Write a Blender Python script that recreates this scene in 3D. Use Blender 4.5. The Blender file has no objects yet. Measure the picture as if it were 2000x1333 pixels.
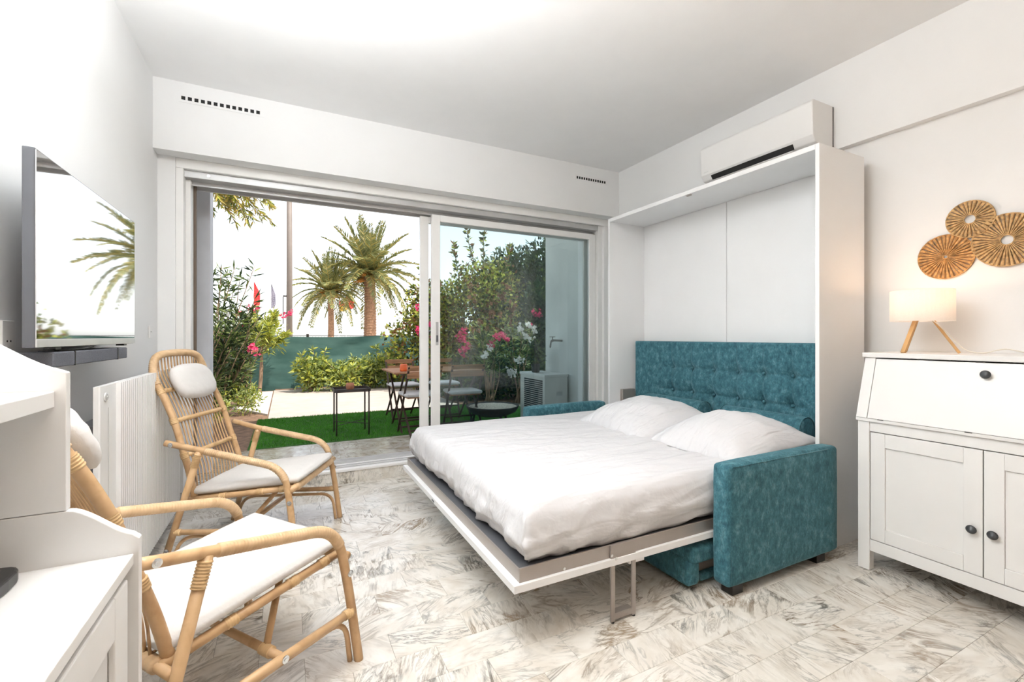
import bpy, math, random
from mathutils import Vector, Matrix, noise as mnoise
random.seed(7)
R = math.radians
scene = bpy.context.scene
col = scene.collection

# ------------------------------------------------------------------ camera
cam_d = bpy.data.cameras.new('camera')
cam_d.sensor_width = 36.0
cam_d.lens = 879.2 / 2000 * 36
cam_d.shift_y = -9.0 / 2000
cam_d.clip_end = 500
cam = bpy.data.objects.new('camera', cam_d)
cam.location = (0, 0, 1.2)
cam.rotation_euler = (R(90), 0, R(-26.66))
col.objects.link(cam)
scene.camera = cam

# ------------------------------------------------------------------ sky
world = bpy.data.worlds.new('sky')
scene.world = world
world.use_nodes = True
wn, wl = world.node_tree.nodes, world.node_tree.links
wn.clear()
w_out = wn.new('ShaderNodeOutputWorld')
w_bg = wn.new('ShaderNodeBackground')
w_sky = wn.new('ShaderNodeTexSky')
w_sky.sky_type = 'NISHITA'
w_sky.sun_disc = False
w_sky.sun_elevation = R(58)
w_sky.sun_rotation = R(150)
w_sky.air_density = 1.0
w_sky.dust_density = 1.2
w_sky.ozone_density = 1.0
w_hs = wn.new('ShaderNodeHueSaturation')
w_hs.inputs['Saturation'].default_value = 0.28
wl.new(w_sky.outputs[0], w_hs.inputs['Color'])
wl.new(w_hs.outputs[0], w_bg.inputs[0])
w_bg.inputs[1].default_value = 0.30
wl.new(w_bg.outputs[0], w_out.inputs[0])

# ------------------------------------------------------------------ sun and added fill lights
sd = bpy.data.lights.new('sun', 'SUN')
sd.energy = 4.7
sd.angle = R(0.6)
sd.color = (1.0, 0.93, 0.84)
sun = bpy.data.objects.new('sun', sd)
SUN_DIR = Vector((-0.36, 0.35, -0.87)).normalized()
sun.rotation_euler = SUN_DIR.to_track_quat('-Z', 'Y').to_euler()
sun.location = (6, 0, 12)
col.objects.link(sun)
def fill_light(name, loc, tilt, sx, sy, power, color):  # unseen area light added to brighten the room, no fixture around it
    ld = bpy.data.lights.new(name, 'AREA')
    ld.shape = 'RECTANGLE'; ld.size = sx; ld.size_y = sy
    ld.energy = power; ld.color = color
    lo = bpy.data.objects.new(name, ld)
    lo.location = loc; lo.rotation_euler = (R(tilt), 0, 0)
    col.objects.link(lo)
fill_light('overhead_fill', (0.6, 0.1, 2.90), 0, 1.6, 1.0, 6, (1.0, 0.78, 0.60))  # added warm fill shining down, out of view
fill_light('upward_fill', (-0.15, 1.35, 2.42), 180, 0.6, 0.6, 79, (0.95, 0.985, 1.0))  # added fill bounced off the ceiling, makes up for weak daylight indoors
fill_light('upward_fill', (0.75, 0.45, 2.15), 180, 1.1, 0.7, 14, (1.0, 0.82, 0.66))  # second added ceiling bounce, warmer and weaker, no real pendant

# ------------------------------------------------------------------ view
scene.view_settings.view_transform = 'Standard'
scene.view_settings.look = 'None'
scene.view_settings.gamma = 1.0
scene.view_settings.use_curve_mapping = False
scene.view_settings.exposure = 0.40

# ------------------------------------------------------------------ materials
def nm(name):
    m = bpy.data.materials.new(name); m.use_nodes = True
    nt = m.node_tree; b = nt.nodes['Principled BSDF']
    return m, nt, b
def N(nt, t, **k):
    n = nt.nodes.new(t)
    for a, v in k.items():
        if a in n.inputs: n.inputs[a].default_value = v
        else: setattr(n, a, v)
    return n
def ramp(nt, src, stops):
    r = nt.nodes.new('ShaderNodeValToRGB')
    e = r.color_ramp.elements
    while len(e) < len(stops): e.new(0.5)
    for i, (p, c) in enumerate(stops):
        e[i].position = p; e[i].color = (c[0], c[1], c[2], 1)
    nt.links.new(src, r.inputs[0])
    return r
def coords(nt, scale=(1, 1, 1), src='Object'):
    tc = nt.nodes.new('ShaderNodeTexCoord'); mp = nt.nodes.new('ShaderNodeMapping')
    mp.inputs['Scale'].default_value = scale
    nt.links.new(tc.outputs[src], mp.inputs['Vector'])
    return mp.outputs[0]
def mat(name, c, rough=0.5, metal=0.0, var=0.06, scale=(6, 6, 6), bump=0.0, bscale=None, spec=0.5, detail=4, c2=None, coat=0.0, sheen=0.0):
    m, nt, b = nm(name)
    v = coords(nt, scale)
    n = N(nt, 'ShaderNodeTexNoise', Scale=1.0, Detail=detail)
    nt.links.new(v, n.inputs['Vector'])
    lo = [max(0, x * (1 - var)) for x in c]
    hi = c2 if c2 else [min(1, x * (1 + var)) for x in c]
    r = ramp(nt, n.outputs[0], [(0.3, lo), (0.7, hi)])
    nt.links.new(r.outputs[0], b.inputs['Base Color'])
    b.inputs['Roughness'].default_value = rough
    b.inputs['Metallic'].default_value = metal
    b.inputs['Specular IOR Level'].default_value = spec
    b.inputs['Coat Weight'].default_value = coat
    b.inputs['Sheen Weight'].default_value = sheen
    if bump:
        n2 = N(nt, 'ShaderNodeTexNoise', Scale=1.0, Detail=5)
        nt.links.new(coords(nt, bscale or scale), n2.inputs['Vector'])
        bp = N(nt, 'ShaderNodeBump', Strength=bump, Distance=0.01)
        nt.links.new(n2.outputs[0], bp.inputs['Height'])
        nt.links.new(bp.outputs[0], b.inputs['Normal'])
    return m
M = {}
M['wall'] = mat('wall_paint', (.885, .885, .88), .75, var=.012, scale=(3, 3, 3), bump=.03, bscale=(60, 60, 60))
M['ceiling'] = mat('ceiling_paint', (.93, .93, .93), .8, var=.01)
M['bounce_brown'] = mat('bounce_brown_back_wall', (.42, .30, .20), .5, var=.2, scale=(2, 2, 20))  # brown invented for the unseen back wall, dims and warms its bounced light
M['white'] = mat('white_lacquer', (.865, .86, .85), .35, var=.01)
M['unit'] = mat('white_laminate', (.91, .915, .92), .4, var=.008)
M['alu'] = mat('white_aluminium', (.92, .91, .89), .35, var=.02)
M['alu_grey'] = mat('grey_aluminium', (.55, .55, .55), .4, metal=.4, var=.06)
M['brown_gap'] = mat('brown_weatherstrip', (.16, .12, .09), .7)
M['concrete'] = mat('grey_concrete', (.76, .76, .73), .85, var=.12, scale=(2, 2, 2), bump=.15, bscale=(20, 20, 20))
M['steel'] = mat('grey_steel', (.40, .36, .33), .38, metal=.55, var=.04)
M['chrome'] = mat('bright_metal', (.75, .77, .78), .25, metal=.9, var=.03)
M['black'] = mat('black_plastic', (.012, .012, .013), .35)
M['dark_wood'] = mat('black_wood_foot', (.012, .010, .009), .45)
M['knob'] = mat('dark_grey_knob', (.045, .05, .055), .4)
M['slot'] = mat('dark_slot', (.02, .02, .02), .9)
M['tv_side'] = mat('dark_grey_tv_casing', (.13, .135, .15), .4, metal=.3)
M['soundbar'] = mat('dark_grey_speaker_cloth', (.11, .115, .135), .9, var=.25, scale=(300, 300, 300))
M['silver'] = mat('silver_trim', (.75, .75, .74), .3, metal=.5)
def linen():
    m, nt, b = nm('white_bed_linen')
    b.inputs['Base Color'].default_value = (.71, .705, .72, 1); b.inputs['Roughness'].default_value = .9
    b.inputs['Specular IOR Level'].default_value = .2
    def nn(sc, dist):
        n = N(nt, 'ShaderNodeTexNoise', Scale=1.0, Detail=3, Distortion=dist, Roughness=.5); nt.links.new(coords(nt, sc), n.inputs['Vector']); return n.outputs[0]
    a = N(nt, 'ShaderNodeMath', operation='ADD'); nt.links.new(nn((2.0, 15, 6), .8), a.inputs[0])
    h = N(nt, 'ShaderNodeMath', operation='MULTIPLY'); h.inputs[1].default_value = .28; nt.links.new(nn((12, 12, 12), .6), h.inputs[0]); nt.links.new(h.outputs[0], a.inputs[1])
    bp = N(nt, 'ShaderNodeBump', Strength=.9, Distance=.025); nt.links.new(a.outputs[0], bp.inputs['Height']); nt.links.new(bp.outputs[0], b.inputs['Normal'])
    return m
M['sheet'] = linen()
M['cushion'] = mat('cream_cotton', (.71, .685, .66), .9, var=.02, bump=.35, bscale=(30, 30, 30))
M['terracotta'] = mat('terracotta', (.46, .19, .10), .7, var=.15)
M['orange'] = mat('orange_glaze', (.85, .17, .05), .4)
M['table_metal'] = mat('dark_brown_metal', (.055, .045, .040), .5, metal=.3)
M['chair_metal'] = mat('brown_metal', (.07, .045, .035), .5, metal=.3)
M['ochre_wood'] = mat('acacia_wood', (.40, .20, .10), .6, var=.3, scale=(4, 40, 40))
M['outdoor_cushion'] = mat('pale_grey_pad', (.62, .60, .60), .9, var=.05)
M['ac_out'] = mat('off_white_sheet_metal', (.74, .73, .70), .45, var=.03)
M['patio'] = mat('pale_pink_paving', (.47, .405, .36), .85, var=.10, scale=(5, 5, 5), bump=.1, bscale=(80, 80, 80))
M['soil'] = mat('garden_soil', (.20, .12, .075), .95, var=.4, scale=(14, 14, 14), bump=.8, bscale=(30, 30, 30))
M['gravel'] = mat('white_gravel', (.62, .57, .52), .9, var=.25, scale=(60, 60, 60), bump=.6, bscale=(60, 60, 60))
M['sand'] = mat('beach_sand', (.55, .48, .40), .95)
M['turf_base'] = mat('turf_backing', (.030, .115, .008), .95, var=.3, scale=(30, 30, 30))
M['ash'] = mat('pale_ash', (.75, .66, .55), .95, var=.35, scale=(40, 40, 40), bump=.8, bscale=(60, 60, 60))
M['bark'] = mat('grey_brown_bark', (.30, .20, .13), .9, var=.3, scale=(30, 30, 8), bump=.5, bscale=(40, 40, 12))
M['palm_bark'] = mat('palm_bark', (.26, .15, .09), .95, var=.35, scale=(9, 9, 16), bump=.6, bscale=(14, 14, 20))
M['pole'] = mat('beige_pole', (.20, .165, .14), .6, var=.08)
M['bulb'] = None
M['leg_wood'] = mat('light_oak', (.55, .32, .13), .5, var=.2, scale=(20, 20, 5))
M['cord'] = mat('clear_white_cord', (.80, .76, .68), .4)
M['seagrass'] = mat('honey_seagrass', (.50, .27, .10), .85, var=.5, scale=(60, 60, 60), bump=.5, bscale=(90, 90, 90))
M['seagrass2'] = mat('pale_seagrass', (.52, .33, .15), .85, var=.45, scale=(60, 60, 60), bump=.5, bscale=(90, 90, 90))
M['red_flag'] = mat('red_cloth', (.75, .04, .04), .8)
M['white_flag'] = mat('grey_white_cloth', (.22, .21, .26), .8)
M['yellow_flag'] = mat('yellow_cloth', (.85, .50, .05), .8)

def leafmat(name, c, trans=.35, rough=.5):
    m, nt, b = nm(name)
    v = coords(nt, (3, 3, 3)); n = N(nt, 'ShaderNodeTexNoise', Scale=1.5, Detail=2)
    nt.links.new(v, n.inputs['Vector'])
    r = ramp(nt, n.outputs[0], [(0.3, [x * .75 for x in c]), (0.7, [min(1, x * 1.25) for x in c])])
    nt.links.new(r.outputs[0], b.inputs['Base Color'])
    b.inputs['Roughness'].default_value = rough
    t = nt.nodes.new('ShaderNodeBsdfTranslucent'); nt.links.new(r.outputs[0], t.inputs[0])
    mx = nt.nodes.new('ShaderNodeMixShader'); mx.inputs[0].default_value = trans
    nt.links.new(b.outputs[0], mx.inputs[1]); nt.links.new(t.outputs[0], mx.inputs[2])
    nt.links.new(mx.outputs[0], nt.nodes['Material Output'].inputs[0])
    return m
M['leaf_dark'] = leafmat('dark_green_leaf', (0.036, 0.062, 0.02))
M['leaf_mid'] = leafmat('green_leaf', (0.13, 0.19, 0.04))
M['leaf_yellow'] = leafmat('yellow_green_leaf', (0.5, 0.52, 0.085))
M['leaf_light'] = leafmat('light_green_leaf', (0.38, 0.45, 0.16))
M['leaf_deep'] = leafmat('deep_green_leaf', (0.022, 0.062, 0.016))
M['leaf_olive'] = leafmat('olive_leaf', (0.26, 0.24, 0.08))
M['leaf_rust'] = leafmat('rust_tinted_leaf', (0.28, 0.13, 0.05))
M['leaf_gold'] = leafmat('golden_leaf', (0.6, 0.46, 0.12))
M['palm_leaf'] = leafmat('palm_green', (.18, .20, .07), .25)
M['palm_leaf2'] = leafmat('palm_ochre_green', (.38, .32, .10), .25)
M['palm_core'] = leafmat('palm_orange_stalk', (.60, .27, .05), .1)
M['pink'] = leafmat('pink_petal', (0.75, 0.08, 0.2), .3)
M['magenta'] = leafmat('magenta_petal', (0.65, 0.045, 0.16), .3)
M['white_petal'] = leafmat('white_petal', (0.8, 0.78, 0.75), .3)
M['grass_blade'] = leafmat('grass_blade', (.060, .260, .012), .25)

def marble(name, base, warm):
    m, nt, b = nm(name)
    tc = nt.nodes.new('ShaderNodeTexCoord'); oi = nt.nodes.new('ShaderNodeObjectInfo')
    # each tile is cut from another place of the slab: shift and turn by the tile's random number
    mul = N(nt, 'ShaderNodeMath', operation='MULTIPLY'); mul.inputs[1].default_value = 57.0
    nt.links.new(oi.outputs['Random'], mul.inputs[0])
    cx = nt.nodes.new('ShaderNodeCombineXYZ')
    nt.links.new(mul.outputs[0], cx.inputs[0]); nt.links.new(mul.outputs[0], cx.inputs[2])
    rot = nt.nodes.new('ShaderNodeVectorRotate'); rot.rotation_type = 'Z_AXIS'
    ang = N(nt, 'ShaderNodeMath', operation='MULTIPLY'); ang.inputs[1].default_value = 41.0
    nt.links.new(oi.outputs['Random'], ang.inputs[0])
    nt.links.new(tc.outputs['Object'], rot.inputs['Vector']); nt.links.new(ang.outputs[0], rot.inputs['Angle'])
    add = nt.nodes.new('ShaderNodeVectorMath'); add.operation = 'ADD'
    nt.links.new(rot.outputs[0], add.inputs[0]); nt.links.new(cx.outputs[0], add.inputs[1])
    def noise(sc, det, dist, rough=.55):
        mp = nt.nodes.new('ShaderNodeMapping'); mp.inputs['Scale'].default_value = sc
        nt.links.new(add.outputs[0], mp.inputs[0])
        n = N(nt, 'ShaderNodeTexNoise', Scale=1.0, Detail=det, Distortion=dist, Roughness=rough)
        nt.links.new(mp.outputs[0], n.inputs['Vector']); return n.outputs[0]
    def vein(src, w):
        s = N(nt, 'ShaderNodeMath', operation='SUBTRACT'); s.inputs[1].default_value = .5
        nt.links.new(src, s.inputs[0])
        a = N(nt, 'ShaderNodeMath', operation='ABSOLUTE'); nt.links.new(s.outputs[0], a.inputs[0])
        return ramp(nt, a.outputs[0], [(0.0, (1, 1, 1)), (w, (0, 0, 0))]).outputs[0]
    n1 = noise((2.6, 9.5, 4), 7, 1.3, .6)
    v1 = vein(n1, .060)
    v2 = vein(noise((5, 21, 9), 6, 1.6, .6), .050)
    msk = ramp(nt, noise((6, 9, 6), 3, .3), [(0.44, (0, 0, 0)), (0.56, (1, 1, 1))]).outputs[0]
    msk2 = ramp(nt, noise((5, 7, 5), 2, .2), [(0.40, (0, 0, 0)), (0.60, (1, 1, 1))]).outputs[0]
    cloud = ramp(nt, noise((7, 11, 7), 4, .6), [(0.35, base), (0.72, warm)]).outputs[0]
    def mulc(a, bb):
        x = N(nt, 'ShaderNodeMath', operation='MULTIPLY'); nt.links.new(a, x.inputs[0]); nt.links.new(bb, x.inputs[1]); return x.outputs[0]
    def mixc(f, a, cc):
        x = nt.nodes.new('ShaderNodeMix'); x.data_type = 'RGBA'
        nt.links.new(f, x.inputs[0]); nt.links.new(a, x.inputs[6])
        if isinstance(cc, tuple): x.inputs[7].default_value = (*cc, 1)
        else: nt.links.new(cc, x.inputs[7])
        return x.outputs[2]
    vc = ramp(nt, noise((3, 3, 3), 2, 0), [(0.42, (.095, .095, .085)), (0.62, (.20, .125, .055))]).outputs[0]
    k1 = N(nt, 'ShaderNodeMath', operation='MULTIPLY'); nt.links.new(ramp(nt, oi.outputs['Random'], [(0.0, (.10, .10, .10)), (0.45, (.45, .45, .45)), (1.0, (1, 1, 1))]).outputs[0], k1.inputs[1])
    nt.links.new(mulc(v1, msk), k1.inputs[0])
    k2 = N(nt, 'ShaderNodeMath', operation='MULTIPLY'); nt.links.new(ramp(nt, oi.outputs['Random'], [(0.0, (.75, .75, .75)), (0.4, (.25, .25, .25)), (1.0, (.8, .8, .8))]).outputs[0], k2.inputs[1])
    nt.links.new(mulc(v2, msk2), k2.inputs[0])
    c = mixc(k1.outputs[0], cloud, vc)
    c = mixc(k2.outputs[0], c, vc)
    nt.links.new(c, b.inputs['Base Color'])
    b.inputs['Roughness'].default_value = .16
    b.inputs['Specular IOR Level'].default_value = .5
    return m
M['marble'] = marble('veined_marble', (.82, .79, .735), (.66, .605, .53))
M['marble_out'] = marble('outdoor_marble', (.62, .58, .52), (.38, .33, .27))

def rattan(name, c):
    m, nt, b = nm(name)
    v = coords(nt, (14, 14, 14)); n = N(nt, 'ShaderNodeTexNoise', Scale=1.0, Detail=5, Distortion=.6)
    nt.links.new(v, n.inputs['Vector'])
    r = ramp(nt, n.outputs[0], [(0.25, [c[0] * .72, c[1] * .64, c[2] * .55]), (0.5, c), (0.75, [min(1, c[0] * 1.15), c[1] * 1.18, c[2] * 1.25])])
    nt.links.new(r.outputs[0], b.inputs['Base Color']); b.inputs['Roughness'].default_value = .42
    return m
M['rattan'] = rattan('rattan_pole', (.60, .385, .20))
M['wrap'] = rattan('rattan_wrapping', (.66, .455, .26))
M['bind'] = rattan('rattan_binding', (.66, .44, .22))

def velvet():
    m, nt, b = nm('teal_velvet')
    n = N(nt, 'ShaderNodeTexNoise', Scale=1.0, Detail=6, Roughness=.7); nt.links.new(coords(nt, (30, 30, 22)), n.inputs['Vector'])
    n2 = N(nt, 'ShaderNodeTexNoise', Scale=1.0, Detail=3, Roughness=.8); nt.links.new(coords(nt, (150, 150, 60)), n2.inputs['Vector'])
    r = ramp(nt, n.outputs[0], [(0.30, (.026, .090, .120)), (0.52, (.055, .165, .205)), (0.72, (.135, .285, .330))])
    r2 = ramp(nt, n2.outputs[0], [(0.3, (.62, .62, .62)), (0.7, (1.25, 1.25, 1.25))])
    mx = nt.nodes.new('ShaderNodeMix'); mx.data_type = 'RGBA'; mx.blend_type = 'MULTIPLY'; mx.inputs[0].default_value = 1
    nt.links.new(r.outputs[0], mx.inputs[6]); nt.links.new(r2.outputs[0], mx.inputs[7])
    nt.links.new(mx.outputs[2], b.inputs['Base Color'])
    b.inputs['Roughness'].default_value = .85
    b.inputs['Specular IOR Level'].default_value = .2
    b.inputs['Sheen Weight'].default_value = .35; b.inputs['Sheen Tint'].default_value = (.45, .80, .90, 1)
    b.inputs['Sheen Roughness'].default_value = .4
    bp = N(nt, 'ShaderNodeBump', Strength=.25, Distance=.004); nt.links.new(n2.outputs[0], bp.inputs['Height'])
    nt.links.new(bp.outputs[0], b.inputs['Normal'])
    return m
M['velvet'] = velvet()

def glassmat():
    m, nt, b = nm('tinted_window_glass')
    nt.nodes.remove(b)
    t = N(nt, 'ShaderNodeBsdfTransparent'); t.inputs[0].default_value = (.875, .925, .93, 1)
    g = nt.nodes.new('ShaderNodeBsdfGlossy'); g.inputs['Roughness'].default_value = .0; g.inputs[0].default_value = (1, 1, 1, 1)
    fr = N(nt, 'ShaderNodeFresnel', IOR=1.45)
    mx = nt.nodes.new('ShaderNodeMixShader')
    nt.links.new(fr.outputs[0], mx.inputs[0]); nt.links.new(t.outputs[0], mx.inputs[1]); nt.links.new(g.outputs[0], mx.inputs[2])
    nt.links.new(mx.outputs[0], nt.nodes['Material Output'].inputs[0])
    return m
M['glass'] = glassmat()

def screenmat():
    m, nt, b = nm('glossy_tv_screen')
    b.inputs['Base Color'].default_value = (.80, .81, .82, 1)
    b.inputs['Metallic'].default_value = 1.0
    n = N(nt, 'ShaderNodeTexNoise', Scale=2.0, Detail=2); nt.links.new(coords(nt), n.inputs['Vector'])
    r = ramp(nt, n.outputs[0], [(0.3, (.02, .02, .02)), (0.7, (.04, .04, .04))]); nt.links.new(r.outputs[0], b.inputs['Roughness'])
    return m
M['screen'] = screenmat()

def shademat():
    m, nt, b = nm('white_fabric_shade')
    nt.nodes.remove(b)
    d = nt.nodes.new('ShaderNodeBsdfDiffuse'); d.inputs[0].default_value = (.90, .88, .86, 1)
    t = nt.nodes.new('ShaderNodeBsdfTranslucent'); 
    n = N(nt, 'ShaderNodeTexNoise', Scale=200.0, Detail=2); nt.links.new(coords(nt), n.inputs['Vector'])
    r = ramp(nt, n.outputs[0], [(0.3, (.86, .83, .80)), (0.7, (.93, .90, .87))]); nt.links.new(r.outputs[0], t.inputs[0])
    mx = nt.nodes.new('ShaderNodeMixShader'); mx.inputs[0].default_value = .55
    nt.links.new(d.outputs[0], mx.inputs[1]); nt.links.new(t.outputs[0], mx.inputs[2])
    nt.links.new(mx.outputs[0], nt.nodes['Material Output'].inputs[0])
    return m
M['shade'] = shademat()
def bulbmat():
    m, nt, b = nm('glowing_bulb')
    b.inputs['Base Color'].default_value = (1, .9, .75, 1)
    b.inputs['Emission Color'].default_value = (1, .86, .70, 1)
    b.inputs['Emission Strength'].default_value = 9
    return m
M['bulb'] = bulbmat()
def screennet():
    m, nt, b = nm('green_privacy_net')
    n = N(nt, 'ShaderNodeTexNoise', Scale=1.0, Detail=4); nt.links.new(coords(nt, (1.2, 1.2, 3.5)), n.inputs['Vector'])
    r = ramp(nt, n.outputs[0], [(0.3, (.032, .095, .082)), (0.7, (.105, .205, .18))])
    nt.links.new(r.outputs[0], b.inputs['Base Color']); b.inputs['Roughness'].default_value = .7
    t = nt.nodes.new('ShaderNodeBsdfTranslucent'); nt.links.new(r.outputs[0], t.inputs[0])
    mx = nt.nodes.new('ShaderNodeMixShader'); mx.inputs[0].default_value = .4
    nt.links.new(b.outputs[0], mx.inputs[1]); nt.links.new(t.outputs[0], mx.inputs[2])
    nt.links.new(mx.outputs[0], nt.nodes['Material Output'].inputs[0])
    return m
M['net'] = screennet()

# ------------------------------------------------------------------ mesh helpers
class MB:
    def __init__(s): s.v = []; s.f = []; s.mi = []
    def add(s, vs, fs, mi=0):
        o = len(s.v); s.v += [tuple(p) for p in vs]
        for f in fs: s.f.append(tuple(i + o for i in f)); s.mi.append(mi)
        return s
    def box(s, x0, x1, y0, y1, z0, z1, mi=0):
        v = [(x0, y0, z0), (x1, y0, z0), (x1, y1, z0), (x0, y1, z0), (x0, y0, z1), (x1, y0, z1), (x1, y1, z1), (x0, y1, z1)]
        return s.add(v, [(3, 2, 1, 0), (4, 5, 6, 7), (0, 1, 5, 4), (1, 2, 6, 5), (2, 3, 7, 6), (3, 0, 4, 7)], mi)
    def bar(s, a, b, w, h, up=(0, 0, 1), mi=0):
        a, b = Vector(a), Vector(b); d = (b - a).normalized(); u = Vector(up)
        sx = d.cross(u).normalized(); u = sx.cross(d).normalized()
        v = []
        for p in (a, b):
            for i, j in ((-1, -1), (1, -1), (1, 1), (-1, 1)): v.append(p + sx * (i * w / 2) + u * (j * h / 2))
        return s.add(v, [(0, 1, 2, 3)[::-1], (4, 5, 6, 7), (0, 1, 5, 4), (1, 2, 6, 5), (2, 3, 7, 6), (3, 0, 4, 7)], mi)
    def tube(s, pts, r, seg=8, mi=0, caps=True, closed=False):
        pts = [Vector(p) for p in pts]; n = len(pts)
        rs = r if isinstance(r, (list, tuple)) else [r] * n
        t0 = (pts[1] - pts[0]).normalized()
        u = Vector((0, 0, 1)) if abs(t0.z) < .9 else Vector((1, 0, 0))
        u = (u - t0 * u.dot(t0)).normalized(); v = []
        for i in range(n):
            t = (pts[min(i + 1, n - 1)] - pts[max(i - 1, 0)])
            if t.length < 1e-9: t = t0
            t = t.normalized(); u = (u - t * u.dot(t)).normalized(); w = t.cross(u)
            for k in range(seg):
                a = 2 * math.pi * k / seg; v.append(pts[i] + (u * math.cos(a) + w * math.sin(a)) * rs[i])
        f = []
        for i in range(n - 1):
            for k in range(seg):
                k2 = (k + 1) % seg; f.append((i * seg + k, i * seg + k2, (i + 1) * seg + k2, (i + 1) * seg + k))
        if caps: f.append(tuple(range(seg))[::-1]); f.append(tuple((n - 1) * seg + k for k in range(seg)))
        return s.add(v, f, mi)
    def lathe(s, prof, c=(0, 0, 0), seg=20, axis='z', mi=0):
        v = []
        for r, z in prof:
            for k in range(seg):
                a = 2 * math.pi * k / seg; p = (r * math.cos(a), r * math.sin(a), z)
                if axis == 'x': p = (p[2], p[0], p[1])
                if axis == 'y': p = (p[1], p[2], p[0])
                v.append((p[0] + c[0], p[1] + c[1], p[2] + c[2]))
        f = []
        for i in range(len(prof) - 1):
            for k in range(seg):
                k2 = (k + 1) % seg; f.append((i * seg + k, i * seg + k2, (i + 1) * seg + k2, (i + 1) * seg + k))
        f.append(tuple(range(seg))[::-1]); f.append(tuple((len(prof) - 1) * seg + k for k in range(seg)))
        return s.add(v, f, mi)
    def prism(s, poly, d0, d1, axis='y', mi=0):
        # poly: 2D points; axis y -> (x,z), x -> (y,z), z -> (x,y)
        def P(p, d): return {'y': (p[0], d, p[1]), 'x': (d, p[0], p[1]), 'z': (p[0], p[1], d)}[axis]
        n = len(poly); v = [P(p, d0) for p in poly] + [P(p, d1) for p in poly]
        f = [tuple(range(n)), tuple(range(2 * n - 1, n - 1, -1))] + [(i, i + n, (i + 1) % n + n, (i + 1) % n) for i in range(n)]
        return s.add(v, f, mi)
    def build(s, name, mats, parent=None, smooth=False, bevel=0, bseg=2, base=False, fix=True):
        org = Vector((0, 0, 0)); p = parent
        while p is not None: org += p.location; p = p.parent
        if base:
            xs = [a[0] for a in s.v]; ys = [a[1] for a in s.v]; zs = [a[2] for a in s.v]
            org = Vector(((min(xs) + max(xs)) / 2, (min(ys) + max(ys)) / 2, min(zs)))
        me = bpy.data.meshes.new(name)
        me.from_pydata([(a[0] - org.x, a[1] - org.y, a[2] - org.z) for a in s.v], [], s.f)
        if not isinstance(mats, (list, tuple)): mats = [mats]
        for m in mats: me.materials.append(m)
        if len(mats) > 1: me.polygons.foreach_set('material_index', s.mi)
        if fix:
            import bmesh
            bm = bmesh.new(); bm.from_mesh(me); bmesh.ops.recalc_face_normals(bm, faces=bm.faces); bm.to_mesh(me); bm.free()
        if smooth: me.polygons.foreach_set('use_smooth', [True] * len(me.polygons))
        me.update()
        o = bpy.data.objects.new(name, me); col.objects.link(o)
        if base: o.location = org
        if parent is not None: o.parent = parent
        if bevel:
            b = o.modifiers.new('bevel', 'BEVEL'); b.width = bevel; b.segments = bseg; b.limit_method = 'ANGLE'; b.angle_limit = R(35)
        return o
def box(*a): return MB().box(*a)
def smooth(pts, n=6):
    P = [Vector(p) for p in pts]; out = []
    for i in range(len(P) - 1):
        a, b, c, d = P[max(i - 1, 0)], P[i], P[i + 1], P[min(i + 2, len(P) - 1)]
        for k in range(n):
            t = k / n
            out.append(.5 * ((2 * b) + (c - a) * t + (2 * a - 5 * b + 4 * c - d) * t * t + (3 * b - a - 3 * c + d) * t ** 3))
    out.append(P[-1]); return out
def rounded(pts, rad, n=6):
    P = [Vector(p) for p in pts]; out = [P[0]]
    for i in range(1, len(P) - 1):
        a = (P[i - 1] - P[i]); b = (P[i + 1] - P[i]); r = min(rad, a.length * .48, b.length * .48)
        s, e = P[i] + a.normalized() * r, P[i] + b.normalized() * r
        for k in range(n + 1):
            t = k / n; out.append((1 - t) ** 2 * s + 2 * t * (1 - t) * P[i] + t * t * e)
    out.append(P[-1]); return out
def resample(pts, step):
    P = [Vector(p) for p in pts]; out = [P[0].copy()]; acc = 0.0
    for i in range(len(P) - 1):
        d = P[i + 1] - P[i]; L = d.length; t = step - acc
        while t < L: out.append(P[i] + d * (t / L)); t += step
        acc = L - (t - step)
    out.append(P[-1].copy()); return out
def wrapped(mb, pts, r, step=.0036, seg=8):
    q = resample(pts, step)
    return mb.tube(q, [r * (.965 if i % 3 == 0 else 1.10) for i in range(len(q))], seg)
def tag(o, label=None, cat=None, group=None, kind=None):
    if label: o['label'] = label
    if cat: o['category'] = cat
    if group: o['group'] = group
    if kind: o['kind'] = kind
    return o
def thing(name, loc, label, cat, group=None):
    o = bpy.data.objects.new(name, None); o.location = loc; o.empty_display_size = .1
    col.objects.link(o); return tag(o, label, cat, group)
def struct(name, mb, m, parent=None, **k):
    o = mb.build(name, m, parent, **k)
    if parent is None: o['kind'] = 'structure'
    return o
def copy_tree(o, parent=None):
    c = o.copy(); col.objects.link(c); c.parent = parent
    for ch in list(o.children): copy_tree(ch, c)
    return c
def nz(p, s=1.0): return mnoise.noise(Vector(p) * s)
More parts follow.
